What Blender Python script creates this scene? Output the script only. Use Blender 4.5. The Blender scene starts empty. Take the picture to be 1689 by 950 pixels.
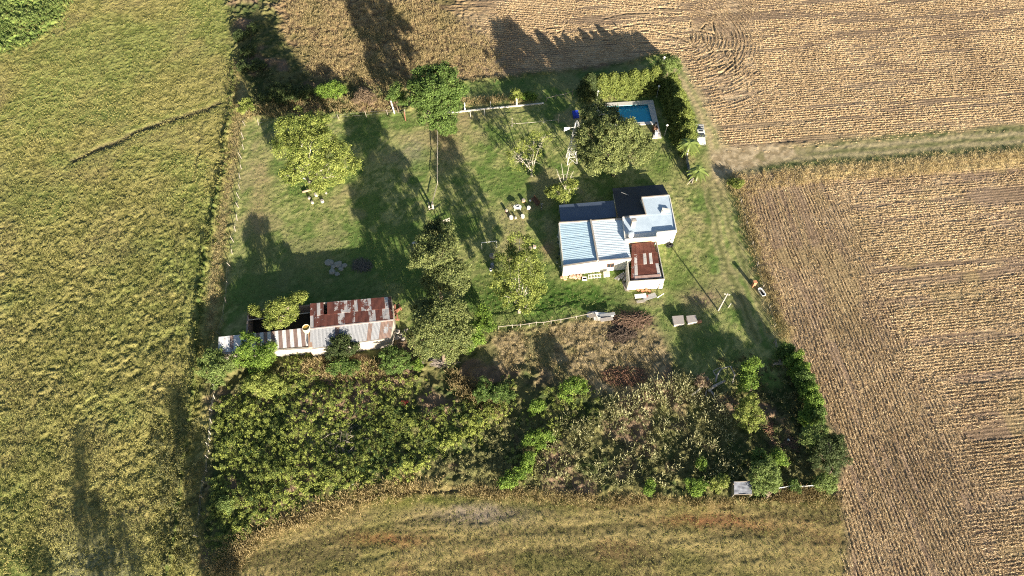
import bpy, bmesh, math, random
import numpy as np
from mathutils import Vector, Matrix

SC = bpy.context.scene
COL = SC.collection
R = math.radians
# ------------------------------------------------------------------ camera, sky, sun, exposure
CAM_H, TILT, FPX, PCX, PCY = 100.0, R(32.5), 1150.0, 844.5, 475.0
cam_d = bpy.data.cameras.new('camera'); cam = bpy.data.objects.new('camera', cam_d); COL.objects.link(cam)
cam.location = (0, 0, CAM_H); cam.rotation_euler = (TILT, 0, 0)
cam_d.sensor_width = 36; cam_d.lens = 36 * FPX / 1689.0; cam_d.clip_end = 6000; cam_d.clip_start = 1
SC.camera = cam
SUN_EL, SUN_AZ = R(14.0), R(-64.0)          # towards the sun, azimuth from +x anticlockwise
sun_dir = Vector((math.cos(SUN_AZ) * math.cos(SUN_EL), math.sin(SUN_AZ) * math.cos(SUN_EL), math.sin(SUN_EL)))
W = bpy.data.worlds.new('World'); SC.world = W; W.use_nodes = True
wn = W.node_tree.nodes; wl = W.node_tree.links
sky = wn.new('ShaderNodeTexSky'); sky.sky_type = 'NISHITA'; sky.sun_disc = False
sky.sun_elevation = SUN_EL; sky.sun_rotation = math.atan2(sun_dir.x, sun_dir.y)
sky.altitude = 50; sky.air_density = 1.0; sky.dust_density = 1.0
wl.new(sky.outputs[0], wn['Background'].inputs[0]); wn['Background'].inputs[1].default_value = 0.05
sd = bpy.data.lights.new('sun', 'SUN'); sd.energy = 5.0; sd.angle = R(0.5); sd.color = (1.0, 0.89, 0.73)
so = bpy.data.objects.new('sun', sd); COL.objects.link(so); so.location = (60, -120, 90)
so.rotation_euler = sun_dir.to_track_quat('Z', 'Y').to_euler()
SC.view_settings.view_transform = 'Standard'; SC.view_settings.look = 'None'
SC.view_settings.gamma = 1.0; SC.view_settings.use_curve_mapping = False
SC.view_settings.exposure = 1.74
SC.render.engine = 'CYCLES'
SC.cycles.filter_width = 1.1; SC.cycles.use_denoising = False; SC.cycles.use_adaptive_sampling = False; SC.cycles.max_bounces = 5; SC.cycles.diffuse_bounces = 2; SC.cycles.transmission_bounces = 4
SC.cycles.transparent_max_bounces = 4

# ------------------------------------------------------------------ coordinates
st, ct = math.sin(TILT), math.cos(TILT)
def P(px, py, z=0.0):
    u = (px - PCX) / FPX; v = (PCY - py) / FPX
    d = (u, st + v * ct, -ct + v * st); k = (z - CAM_H) / d[2]
    return Vector((d[0] * k, d[1] * k, z))
def PPM(px, py, z=0.0):                       # photo pixels per metre at a point
    v = (PCY - py) / FPX
    return FPX * (ct - v * st) / (CAM_H - z)

# ------------------------------------------------------------------ materials
MATS = {}
def nodes_of(name):
    m = bpy.data.materials.new(name); m.use_nodes = True
    nt = m.node_tree; return m, nt.nodes, nt.links, nt.nodes['Principled BSDF']
def ramp2(n, l, fac, c0, c1, p0=0.3, p1=0.7):
    r = n.new('ShaderNodeValToRGB'); e = r.color_ramp.elements
    e[0].position = p0; e[0].color = (*c0, 1); e[1].position = p1; e[1].color = (*c1, 1)
    l.new(fac, r.inputs[0]); return r.outputs[0]
def noise(n, l, scale, detail=4, rough=0.6, vec=None, dist=0.0):
    t = n.new('ShaderNodeTexNoise'); t.inputs['Scale'].default_value = scale
    t.inputs['Detail'].default_value = detail; t.inputs['Roughness'].default_value = rough
    t.inputs['Distortion'].default_value = dist
    if vec is None:
        c = n.new('ShaderNodeTexCoord'); vec = c.outputs['Object']
    l.new(vec, t.inputs['Vector']); return t.outputs['Fac']
def mixc(n, l, fac, a, b, mode='MIX'):
    m = n.new('ShaderNodeMix'); m.data_type = 'RGBA'; m.blend_type = mode
    for s, v in ((m.inputs[0], fac), (m.inputs[6], a), (m.inputs[7], b)):
        if isinstance(v, (int, float)): s.default_value = v
        elif isinstance(v, tuple): s.default_value = (*v, 1)
        else: l.new(v, s)
    return m.outputs[2]
def mathn(n, l, op, a, b=None, c=None):
    m = n.new('ShaderNodeMath'); m.operation = op
    for i, v in enumerate((a, b, c)):
        if v is None: continue
        if isinstance(v, (int, float)): m.inputs[i].default_value = v
        else: l.new(v, m.inputs[i])
    return m.outputs[0]
def bump(n, l, b, h, dist=0.05, strength=1.0):
    u = n.new('ShaderNodeBump'); u.inputs['Distance'].default_value = dist; u.inputs['Strength'].default_value = strength
    l.new(h, u.inputs['Height']); l.new(u.outputs[0], b.inputs['Normal'])
def paint(name, c, rough=0.7, var=0.25, scale=2.5, metal=0.0, dirt=None, bd=0.01):
    """surface with uneven wear: base colour, a dirt colour in noise patches, fine bump"""
    if name in MATS: return MATS[name]
    m, n, l, b = nodes_of(name)
    f = noise(n, l, scale, 6, 0.65)
    d = dirt or tuple(x * (1 - var) for x in c)
    col = ramp2(n, l, f, d, c, 0.28, 0.62)
    f2 = noise(n, l, scale * 9, 3, 0.7)
    col = mixc(n, l, 0.35, col, ramp2(n, l, f2, tuple(x * 0.7 for x in c), tuple(min(1, x * 1.15) for x in c)))
    l.new(col, b.inputs['Base Color']); b.inputs['Roughness'].default_value = rough; b.inputs['Metallic'].default_value = metal
    b.inputs['Specular IOR Level'].default_value = 0.3
    if bd: bump(n, l, b, f2, bd)
    MATS[name] = m; return m
def foliage(name, dark, light, trans=0.25, mid=None):
    if name in MATS: return MATS[name]
    m, n, l, b = nodes_of(name)
    a = n.new('ShaderNodeAttribute'); a.attribute_name = 'tint'
    r = n.new('ShaderNodeValToRGB'); e = r.color_ramp.elements
    e[0].position = 0.0; e[0].color = (*dark, 1); e[1].position = 1.0; e[1].color = (*light, 1)
    if mid:
        x = e.new(0.5); x.color = (*mid, 1)
    l.new(a.outputs['Fac'], r.inputs[0]); l.new(r.outputs[0], b.inputs['Base Color'])
    b.inputs['Roughness'].default_value = 0.6; b.inputs['Specular IOR Level'].default_value = 0.25
    if trans:
        t = n.new('ShaderNodeBsdfTranslucent'); l.new(r.outputs[0], t.inputs[0])
        x = n.new('ShaderNodeMixShader'); x.inputs[0].default_value = trans
        l.new(b.outputs[0], x.inputs[1]); l.new(t.outputs[0], x.inputs[2]); l.new(x.outputs[0], n['Material Output'].inputs[0])
    MATS[name] = m; return m
def corrugated_mat(name, base, rusty, amount, blot=0.9):
    """galvanised sheet: 'sheet' picks how far each sheet has rusted, noise makes the edge of the rust"""
    if name in MATS: return MATS[name]
    m, n, l, b = nodes_of(name)
    a = n.new('ShaderNodeAttribute'); a.attribute_name = 'sheet'
    f = noise(n, l, 0.9, 6, 0.7); g = noise(n, l, 6, 4, 0.7)
    s = mathn(n, l, 'ADD', a.outputs['Fac'], mathn(n, l, 'MULTIPLY', mathn(n, l, 'SUBTRACT', f, 0.5), blot))
    s = mathn(n, l, 'ADD', s, mathn(n, l, 'MULTIPLY', mathn(n, l, 'SUBTRACT', g, 0.5), 0.6))
    clean = ramp2(n, l, g, tuple(x * 0.72 for x in base), base, 0.3, 0.6)
    rust = ramp2(n, l, f, tuple(x * 0.75 for x in rusty), tuple(min(1, x * 1.25) for x in rusty), 0.3, 0.7)
    k = n.new('ShaderNodeValToRGB'); e = k.color_ramp.elements
    e[0].position = amount - 0.04; e[0].color = (0, 0, 0, 1); e[1].position = amount + 0.04; e[1].color = (1, 1, 1, 1)
    l.new(s, k.inputs[0])
    l.new(mixc(n, l, k.outputs[0], clean, rust), b.inputs['Base Color'])
    b.inputs['Roughness'].default_value = 0.62; b.inputs['Metallic'].default_value = 0.0
    b.inputs['Specular IOR Level'].default_value = 0.35
    bump(n, l, b, g, 0.01)
    MATS[name] = m; return m

# ------------------------------------------------------------------ objects
ORIGIN = {}
def tag(o, label=None, cat=None, group=None, kind=None):
    if label: o['label'] = label
    if cat: o['category'] = cat
    if group: o['group'] = group
    if kind: o['kind'] = kind
    return o
def thing(name, label, cat, loc=(0, 0, 0), group=None):
    o = bpy.data.objects.new(name, None); COL.objects.link(o)
    o.location = loc; o.empty_display_size = 0.3
    ORIGIN[o.name] = Vector(loc)
    return tag(o, label, cat, group)
def link_mesh(name, me, mat, parent=None):
    o = bpy.data.objects.new(name, me); COL.objects.link(o)
    if mat is not None: me.materials.append(mat)
    if parent is not None:
        o.parent = parent; ORIGIN[o.name] = ORIGIN[parent.name]
    else:
        ORIGIN[o.name] = Vector(o.location)
    return o
class MB:
    """collects faces in world coordinates, then links them as one mesh object"""
    def __init__(s): s.v = []; s.f = []; s.smooth = False
    def add(s, vs, fs):
        k = len(s.v); s.v += [tuple(v) for v in vs]; s.f += [tuple(i + k for i in f) for f in fs]
    def prism(s, poly, z0, z1):
        n = len(poly); vs = [(p[0], p[1], z0) for p in poly] + [(p[0], p[1], z1 if not hasattr(z1, '__len__') else z1[i]) for i, p in enumerate(poly)]
        fs = [tuple(reversed(range(n))), tuple(range(n, 2 * n))] + [(i, (i + 1) % n, n + (i + 1) % n, n + i) for i in range(n)]
        s.add(vs, fs)
    def slab(s, pts, t):                       # a quad (any plane) thickened downward
        n = len(pts); s.add([tuple(p) for p in pts] + [(p[0], p[1], p[2] - t) for p in pts],
              [tuple(range(n)), tuple(reversed(range(n, 2 * n)))] + [(i, n + i, n + (i + 1) % n, (i + 1) % n) for i in range(n)])
    def box(s, c, sx, sy, sz, rz=0.0, bevel=0.0):
        ca, sa = math.cos(rz), math.sin(rz); vs = []
        for z in (-sz / 2, sz / 2):
            for x, y in ((-sx / 2, -sy / 2), (sx / 2, -sy / 2), (sx / 2, sy / 2), (-sx / 2, sy / 2)):
                vs.append((c[0] + x * ca - y * sa, c[1] + x * sa + y * ca, c[2] + z))
        s.add(vs, [(3, 2, 1, 0), (4, 5, 6, 7), (0, 1, 5, 4), (1, 2, 6, 5), (2, 3, 7, 6), (3, 0, 4, 7)])
    def wall(s, a, b, z0, z1, t):              # an upright slab from a to b
        a = Vector(a[:2]); b = Vector(b[:2]); d = (b - a).normalized(); q = Vector((-d.y, d.x)) * t / 2
        s.prism([a - q, b - q, b + q, a + q], z0, z1)
    def bar(s, a, b, w, h=None):               # a square bar between two points
        a = Vector(a); b = Vector(b); d = (b - a).normalized(); h = h or w
        up = Vector((0, 0, 1)) if abs(d.z) < 0.9 else Vector((1, 0, 0))
        x = d.cross(up).normalized() * w / 2; y = x.cross(d).normalized() * h / 2
        s.add([a - x - y, a + x - y, a + x + y, a - x + y, b - x - y, b + x - y, b + x + y, b - x + y],
              [(3, 2, 1, 0), (4, 5, 6, 7), (0, 1, 5, 4), (1, 2, 6, 5), (2, 3, 7, 6), (3, 0, 4, 7)])
    def tube(s, pts, rad, n=7, cap=True):
        pts = [Vector(p) for p in pts]
        if not hasattr(rad, '__len__'): rad = [rad] * len(pts)
        k = len(s.v); rings = []
        for i, p in enumerate(pts):
            d = (pts[min(i + 1, len(pts) - 1)] - pts[max(i - 1, 0)]).normalized()
            up = Vector((0, 0, 1)) if abs(d.z) < 0.9 else Vector((1, 0, 0))
            x = d.cross(up).normalized(); y = x.cross(d).normalized()
            rings += [p + (x * math.cos(2 * math.pi * j / n) + y * math.sin(2 * math.pi * j / n)) * rad[i] for j in range(n)]
        fs = [(i * n + j, i * n + (j + 1) % n, (i + 1) * n + (j + 1) % n, (i + 1) * n + j) for i in range(len(pts) - 1) for j in range(n)]
        if cap: fs += [tuple(reversed(range(n))), tuple(range((len(pts) - 1) * n, len(pts) * n))]
        s.add(rings, fs)
    def lathe(s, c, prof, n=16):               # profile of (radius, z) turned about a vertical axis
        m = len(prof); vs = [(c[0] + r * math.cos(2 * math.pi * j / n), c[1] + r * math.sin(2 * math.pi * j / n), c[2] + z) for r, z in prof for j in range(n)]
        fs = [(i * n + j, i * n + (j + 1) % n, (i + 1) * n + (j + 1) % n, (i + 1) * n + j) for i in range(m - 1) for j in range(n)]
        fs += [tuple(reversed(range(n))), tuple(range((m - 1) * n, m * n))]
        s.add(vs, fs)
    def blob(s, c, r, seed=0, sq=(1, 1, 1), rough=0.25):
        rr = random.Random(seed); bm = bmesh.new(); bmesh.ops.create_icosphere(bm, subdivisions=2, radius=1)
        for v in bm.verts:
            k = r * (1 + rr.uniform(-rough, rough)); v.co = Vector((v.co.x * sq[0], v.co.y * sq[1], v.co.z * sq[2])) * k + Vector(c)
        bm.verts.index_update(); s.add([v.co[:] for v in bm.verts], [[v.index for v in f.verts] for f in bm.faces]); bm.free()
    def build(s, name, mat, parent=None, smooth=False, bevel=0.0):
        o0 = ORIGIN[parent.name] if parent is not None else Vector(s.v[0])
        if parent is None:
            xs = np.array(s.v); o0 = Vector((float(xs[:, 0].mean()), float(xs[:, 1].mean()), float(xs[:, 2].min())))
        me = bpy.data.meshes.new(name); me.from_pydata([(v[0] - o0.x, v[1] - o0.y, v[2] - o0.z) for v in s.v], [], s.f); me.update()
        bm = bmesh.new(); bm.from_mesh(me); bmesh.ops.recalc_face_normals(bm, faces=bm.faces)
        if bevel: bmesh.ops.bevel(bm, geom=bm.edges[:], offset=bevel, segments=1, affect='EDGES')
        bm.to_mesh(me); bm.free()
        if smooth:
            me.polygons.foreach_set('use_smooth', [True] * len(me.polygons))
        o = link_mesh(name, me, mat, parent)
        if parent is None: o.location = o0; ORIGIN[o.name] = o0
        return o
def np_mesh(name, v, q, attrs=None, smooth=False, tri=False):
    """mesh from numpy arrays of vertices and quads (or triangles)"""
    k = 3 if tri else 4
    me = bpy.data.meshes.new(name); me.vertices.add(len(v)); me.vertices.foreach_set('co', np.ascontiguousarray(v, np.float32).ravel())
    me.loops.add(len(q) * k); me.loops.foreach_set('vertex_index', np.ascontiguousarray(q, np.int32).ravel())
    me.polygons.add(len(q)); me.polygons.foreach_set('loop_start', np.arange(0, len(q) * k, k, dtype=np.int32))
    me.polygons.foreach_set('use_smooth', np.full(len(q), smooth, bool))
    for an, (typ, data) in (attrs or {}).items():
        a = me.attributes.new(an, typ, 'POINT'); a.data.foreach_set('color' if typ == 'FLOAT_COLOR' else 'value', np.ascontiguousarray(data, np.float32).ravel())
    me.update(calc_edges=True); me.validate(); return me

# ------------------------------------------------------------------ numpy noise and polygons
def vnoise(x, y, seed):
    g = np.random.default_rng(seed).random((256, 256)).astype(np.float32)
    ix = np.floor(x).astype(np.int64); iy = np.floor(y).astype(np.int64); fx = x - ix; fy = y - iy
    fx = fx * fx * (3 - 2 * fx); fy = fy * fy * (3 - 2 * fy); a = ix & 255; b = iy & 255; c = (ix + 1) & 255; d = (iy + 1) & 255
    return (g[a, b] * (1 - fx) + g[c, b] * fx) * (1 - fy) + (g[a, d] * (1 - fx) + g[c, d] * fx) * fy
def fbm(x, y, s, seed, octv=3, gain=0.55):
    t = 0; w = 1; tot = 0
    for o in range(octv):
        t = t + w * vnoise(x / s + 17.3 * o, y / s + 9.1 * o, seed + o); tot += w; w *= gain; s *= 0.5
    return t / tot
def inpoly(x, y, poly):
    r = np.zeros(x.shape, bool); n = len(poly)
    for i in range(n):
        x0, y0 = poly[i]; x1, y1 = poly[(i + 1) % n]
        if y0 == y1: continue
        c = ((y0 > y) != (y1 > y)) & (x < (x1 - x0) * (y - y0) / (y1 - y0) + x0); r ^= c
    return r
def polydist(x, y, pts):
    d = np.full(x.shape, 1e9, np.float32)
    for (x0, y0), (x1, y1) in zip(pts[:-1], pts[1:]):
        dx, dy = x1 - x0, y1 - y0; t = np.clip(((x - x0) * dx + (y - y0) * dy) / (dx * dx + dy * dy), 0, 1)
        d = np.minimum(d, np.hypot(x - x0 - t * dx, y - y0 - t * dy))
    return d
def blur(a, k):
    for ax in (0, 1):
        p = np.pad(a, [(k + 1, k) if i == ax else (0, 0) for i in range(2)], mode='edge'); c = np.cumsum(p, axis=ax, dtype=np.float64)
        n = a.shape[ax]; sl = [slice(None)] * 2; s2 = [slice(None)] * 2; sl[ax] = slice(2 * k + 1, 2 * k + 1 + n); s2[ax] = slice(0, n)
        a = ((c[tuple(sl)] - c[tuple(s2)]) / (2 * k + 1)).astype(np.float32)
    return a
def sstep(a, lo, hi):
    t = np.clip((a - lo) / (hi - lo), 0, 1); return t * t * (3 - 2 * t)
def lerp(a, b, t): return a + (b - a) * t

# ------------------------------------------------------------------ the ground
STEP = 0.2
gx = np.arange(-128, 128.01, STEP, dtype=np.float32); gy = np.arange(10, 152.01, STEP, dtype=np.float32)
X, Y = np.meshgrid(gx, gy)
def to_px(x, y, z=0.0):
    zz = z - CAM_H; d = y * st - zz * ct; h = y * ct + zz * st
    return PCX + FPX * x / d, PCY - FPX * h / d
wx = (fbm(X, Y, 5, 11) - 0.5) * 2.4 + (fbm(X, Y, 1.0, 12, 2) - 0.5) * 1.0
wy = (fbm(X, Y, 5, 13) - 0.5) * 2.4 + (fbm(X, Y, 1.0, 14, 2) - 0.5) * 1.0
PX, PY = to_px(X, Y); QX, QY = to_px(X + wx * 0.7, Y + wy * 0.7); SX_, SY_ = to_px(X + wx * 0.25, Y + wy * 0.25)
BIG = 4000
ZN = ['weedy_ground', 'pasture', 'lawn', 'north_stubble_field', 'east_stubble_field', 'grass_verge', 'dirt_track', 'dry_field', 'dry_yard', 'leafy_crop_field']
zone = np.zeros(X.shape, np.int8)
def put(z, poly, sharp=False):
    zone[inpoly(SX_ if sharp else QX, SY_ if sharp else QY, poly)] = z
put(1, [(-BIG, -900), (372, -900), (372, 0), (385, 100), (408, 150), (404, 205), (382, 380), (362, 560), (332, 645), (352, 720), (330, 830), (342, 1300), (-BIG, 1300)])
put(9, [(-BIG, -900), (150, -900), (118, 0), (95, 40), (60, 68), (0, 88), (-BIG, 300)])
put(3, [(450, -900), (462, 60), (510, 128), (640, 150), (760, 132), (850, 122), (960, 112), (1050, 98), (1085, 84), (1120, 95), (1150, 150), (1180, 215), (1200, 246), (1300, 238), (1689, 206), (BIG, 60), (BIG, -900)])
put(7, [(335, 990), (385, 890), (520, 830), (650, 798), (740, 800), (850, 806), (960, 818), (1100, 822), (1230, 832), (1385, 822), (1400, 990), (1400, 1300), (335, 1300)])
put(4, [(1211, 292), (1300, 280), (1500, 262), (1689, 248), (BIG, 130), (BIG, 1300), (1402, 1300), (1400, 900), (1388, 800), (1394, 750), (1345, 655), (1300, 560), (1255, 440)], True)
put(2, [(404, 198), (520, 196), (650, 186), (728, 180), (765, 140), (860, 128), (960, 118), (1050, 104), (1085, 90), (1122, 92), (1154, 150), (1185, 212), (1206, 255), (1210, 290), (1255, 440), (1300, 560), (1290, 640), (1180, 640), (1115, 600), (1085, 540), (1030, 516), (900, 532), (815, 545), (790, 560), (660, 545), (640, 580), (362, 578), (384, 380)], True)
put(8, [(815, 548), (900, 536), (1030, 520), (1085, 545), (1110, 600), (1085, 630), (980, 660), (900, 610), (820, 606), (790, 590)])
put(5, [(1200, 250), (1300, 240), (1689, 206), (BIG, 60), (BIG, 130), (1689, 250), (1500, 264), (1300, 282), (1212, 292), (1190, 275)])
put(6, [(1170, 250), (1190, 245), (1300, 240), (1360, 238), (1300, 262), (1235, 284), (1205, 292), (1180, 290)])
nz = len(ZN)
inpool = inpoly(PX, PY, [(993.5, 175.5), (1068.5, 172), (1077, 202), (999, 206)])
wts = []
for z in range(nz):
    wts.append(blur((zone == z).astype(np.float32), 4))
def C(*c): return np.array(c, np.float32)
def mixm(a, b, t): return a + (b - a) * t[..., None]
Z1 = np.zeros(X.shape, np.float32)
big = fbm(X, Y, 14, 21); med = fbm(X, Y, 4, 31); sm = fbm(X, Y, 1.2, 41); fine = fbm(X, Y, 0.55, 51, 2); fine2 = fbm(X, Y, 0.4, 61, 1)
cols = {}; hts = {}
# weeds
t = sstep(0.6 * med + 0.4 * fine, 0.35, 0.65)
cols[0] = mixm(C(.055, .075, .025), C(.16, .15, .06), t); cols[0] = mixm(cols[0], C(.20, .14, .09), sstep(fbm(X, Y, 6, 71), .52, .68))
hts[0] = 0.55 * sstep(sm, .3, .75) * (0.5 + fine) + 0.15 * (fine2 - .5)
# pasture: tussocks
cl = sstep(0.5 * fine + 0.5 * sm, 0.38, 0.66); g = sstep(big * .6 + med * .4, .42, .66)
cols[1] = mixm(C(.155, .15, .045), C(.35, .31, .11), cl * .8 + .2 * fine2)
cols[1] = mixm(cols[1], mixm(C(.13, .165, .04), C(.26, .29, .085), cl), g * 0.8)
bare = sstep(fbm(X, Y, 9, 77), .5, .72); cols[1] = mixm(cols[1], C(.30, .23, .11), bare * .45 * (1 - .5 * cl))
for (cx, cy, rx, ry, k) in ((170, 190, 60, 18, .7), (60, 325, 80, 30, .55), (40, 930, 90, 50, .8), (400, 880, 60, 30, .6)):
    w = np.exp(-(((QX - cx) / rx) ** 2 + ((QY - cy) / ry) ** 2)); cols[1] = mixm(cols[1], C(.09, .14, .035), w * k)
rgh = lerp(.75, 1.25, sstep(PY, 150, 560))
hts[1] = (rgh - .25) * (0.16 * cl + 0.12 * (fine - .5) + 0.14 * fine2)
dl = polydist(QX, QY, [(120, 266), (185, 238), (250, 205), (310, 188), (360, 170)])
w = np.exp(-(dl / (2.6 + 3 * sm)) ** 2); cols[1] = mixm(cols[1], C(.10, .075, .055), w * .8); hts[1] = hts[1] * (1 - .6 * w) - .35 * w
w = np.exp(-((dl - 8) / 4) ** 2); cols[1] = mixm(cols[1], C(.10, .13, .035), w * .5)
# the ditch line of dark green weeds, and the tan mown strip beside the fence
dd = polydist(QX, QY, [(388, 95), (378, 200), (364, 300), (345, 400), (330, 470), (326, 560), (322, 650), (302, 760), (275, 960)])
w = np.exp(-(dd / 3.4) ** 2); cols[1] = mixm(cols[1], C(.05, .085, .02), w * .9); hts[1] += w * (.25 + .55 * cl)
ds = polydist(QX, QY, [(396, 150), (388, 240), (372, 340), (356, 440), (345, 540)])
w = np.exp(-(ds / 10) ** 2); cols[1] = mixm(cols[1], mixm(C(.22, .17, .085), C(.36, .30, .15), fine), w * .7); hts[1] *= (1 - .5 * w)
for pts in ([(305, 330), (288, 420), (300, 500), (265, 600), (235, 760)], [(315, 300), (325, 250), (335, 200)], [(270, 560), (300, 640), (285, 760)]):
    d = polydist(QX, QY, pts); w = np.exp(-(d / 2.5) ** 2); hts[1] -= .2 * w; cols[1] = mixm(cols[1], C(.16, .15, .07), w * .5)
w = sstep(PY, 820, 930) * sstep(PX, 60, 130) * (1 - sstep(PX, 200, 260)); cols[1] = mixm(cols[1], C(.24, .23, .13), w * .7); hts[1] *= 1 - .4 * w
# lawn
an = fbm(X * .55 + Y * .85, (Y * .55 - X * .85) * 2.6, 1.5, 81)
cols[2] = mixm(C(.135, .18, .05), C(.31, .315, .12), sstep(an * .45 + fine * .3 + sm * .25, .36, .62)); cols[2] = mixm(cols[2], C(.085, .155, .032), sstep(fbm(X, Y, 4.5, 83), .48, .64) * .75)
cols[2] = mixm(cols[2], C(.34, .28, .145), sstep(fbm(X, Y, 5.5, 85), .54, .72) * .6)
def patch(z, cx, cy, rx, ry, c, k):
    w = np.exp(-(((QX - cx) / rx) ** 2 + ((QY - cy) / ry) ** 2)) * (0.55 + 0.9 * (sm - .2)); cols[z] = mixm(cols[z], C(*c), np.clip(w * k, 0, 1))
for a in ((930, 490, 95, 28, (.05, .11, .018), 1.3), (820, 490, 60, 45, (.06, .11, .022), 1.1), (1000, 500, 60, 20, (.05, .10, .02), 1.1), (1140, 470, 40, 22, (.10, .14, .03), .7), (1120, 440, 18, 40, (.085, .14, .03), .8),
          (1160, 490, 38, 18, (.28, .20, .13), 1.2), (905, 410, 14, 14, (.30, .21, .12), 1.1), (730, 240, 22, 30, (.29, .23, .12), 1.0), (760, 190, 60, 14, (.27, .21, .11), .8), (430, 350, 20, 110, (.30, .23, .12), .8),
          (540, 470, 140, 75, (.07, .125, .035), .9), (1205, 265, 35, 18, (.38, .30, .18), 1.2), (1190, 300, 28, 20, (.30, .25, .13), .9), (1090, 280, 22, 25, (.09, .15, .03), 1.0), (680, 250, 22, 20, (.26, .23, .15), .9),  # first patch, wide dark green north of the shed, deepens its shadow in the albedo
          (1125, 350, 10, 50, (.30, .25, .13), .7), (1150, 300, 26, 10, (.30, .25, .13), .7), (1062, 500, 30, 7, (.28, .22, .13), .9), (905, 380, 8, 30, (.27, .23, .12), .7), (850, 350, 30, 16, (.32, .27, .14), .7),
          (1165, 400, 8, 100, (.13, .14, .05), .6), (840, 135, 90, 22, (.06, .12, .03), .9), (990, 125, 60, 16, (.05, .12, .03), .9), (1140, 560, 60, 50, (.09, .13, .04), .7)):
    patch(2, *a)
for pts in ([(1105, 105), (1135, 150), (1160, 200), (1178, 260), (1186, 300)], [(1122, 95), (1152, 150), (1180, 210), (1198, 260)]):
    d = polydist(QX, QY, pts); w = np.exp(-(d / 7) ** 2); cols[2] = mixm(cols[2], C(.41, .33, .19), w * .9)
for pts in ([(1165, 310), (1185, 400), (1215, 480), (1250, 560)], [(1180, 300), (1212, 400), (1238, 470), (1270, 550)]):
    d = polydist(QX, QY, pts); w = np.exp(-(d / 3.0) ** 2); cols[2] = mixm(cols[2], C(.12, .12, .05), w * .75); w2 = np.exp(-((d - 5.5) / 3) ** 2); cols[2] = mixm(cols[2], C(.32, .27, .14), w2 * .55)
hts[2] = 0.04 * (an - .5) + 0.07 * (fine - .5) + 0.09 * (fine2 - .5)
w = np.exp(-(((QX - 930) / 120) ** 2 + ((QY - 500) / 28) ** 2)); hts[2] += w * .22 * fine
# stubble
def straw(s):
    a = fbm(X, Y, 3.0, s); b = fbm(X, Y, 9, s + 5)
    return mixm(C(.30, .215, .135), C(.49, .37, .23), sstep(a * .5 + b * .5, .35, .65))
cols[3] = straw(101); cols[4] = straw(111)
# north field: rows run along the lane, west part unharvested brown weeds
uN = (Y - X * -.10); ang = R(6)
rN = -X * math.sin(ang) + Y * math.cos(ang); sN = X * math.cos(ang) + Y * math.sin(ang)
strk = fbm(sN, rN * 17, 18, 121, 3); hts[3] = .05 * (fine - .5) + .05 * (fine2 - .5) + .07 * sstep(strk, .5, .7)
cols[3] = mixm(cols[3], C(.21, .15, .10), sstep(strk, .52, .68) * .75)
wst = 1 - sstep(QX, 700, 860); cols[3] = mixm(cols[3], mixm(C(.15, .105, .06), C(.36, .255, .13), sstep(sm * .5 + fine * .5, .36, .64)), wst)
hts[3] += wst * (.14 * cl + .12 * fine)
gw = wst * sstep(fbm(X, Y, 5, 125), .54, .66) * .6; cols[3] = mixm(cols[3], C(.13, .13, .045), gw)
hd = polydist(PX, PY, [(1140, 120), (1205, 246)]); hw = (1 - sstep(hd, 20, 70))
ew = sstep(PY, 185, 236) * sstep(PX, 1180, 1300) * (1 - sstep(PY, 212 + (1689 - PX) * .0, 240)); cols[3] = mixm(cols[3], C(.52, .40, .21), ew * .5)
K = 1 / 3.378
def chaikin(p):
    for _ in range(2):
        q = [p[0]]
        for a, b in zip(p[:-1], p[1:]): q += [(a[0] * .75 + b[0] * .25, a[1] * .75 + b[1] * .25), (a[0] * .25 + b[0] * .75, a[1] * .25 + b[1] * .75)]
        p = q + [p[-1]]
    return p
def zp(pts): return [(740 + a * K, b * K) for a, b in pts]
ruts = [zp(p) for p in ([(1350, 120), (1340, 190), (1355, 240), (1385, 280)], [(1432, 135), (1405, 170), (1410, 220), (1450, 280)], [(1470, 125), (1480, 190), (1510, 215)],
        [(860, 105), (1000, 75), (1150, 72), (1290, 78)], [(900, 170), (1000, 145), (1100, 130), (1250, 145), (1480, 190)], [(910, 232), (1000, 200), (1100, 165), (1180, 185), (1300, 215), (1370, 262)],
        [(1060, 240), (1160, 235), (1270, 250), (1360, 300)], [(1365, 350), (1430, 300), (1510, 282), (1605, 282)], [(1575, 290), (1598, 330), (1592, 420)], [(1400, 378), (1500, 372), (1580, 340)], [(1500, 420), (1560, 380), (1592, 345)],
        [(1060, 22), (1130, 45), (1250, 48)], [(655, 120), (632, 200), (570, 280), (512, 330)], [(700, 200), (800, 222), (905, 225)], [(720, 195), (800, 178), (890, 172)], [(545, 158), (620, 155)], [(565, 185), (620, 180)],
        [(85, 30), (75, 90), (90, 180)], [(150, 60), (190, 170)], [(480, 290), (470, 340)])]
J0 = int((100 - 10) / STEP)
ruts = [chaikin(p) for p in ruts]
for i, p in enumerate(ruts):
    d = np.full(X.shape, 1e6, np.float32); d[J0:] = polydist(SX_[J0:], SY_[J0:], p); k = 1.0 if i not in (12, 17, 18) else .6
    k = k * sstep(med * .5 + sm * .5, .36, .52); w = np.exp(-(d / 1.1) ** 2) * k; hts[3] -= .20 * w; cols[3] = mixm(cols[3], C(.11, .075, .05), w * .7)
    w = np.exp(-((d - 2.6) / 1.2) ** 2) * k; hts[3] += .07 * w; cols[3] = mixm(cols[3], C(.50, .37, .20), w * .5)
phN = 2 * math.pi * (rN + .5 * (fbm(X, Y, 7, 127) - .5)) / .62
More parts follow.
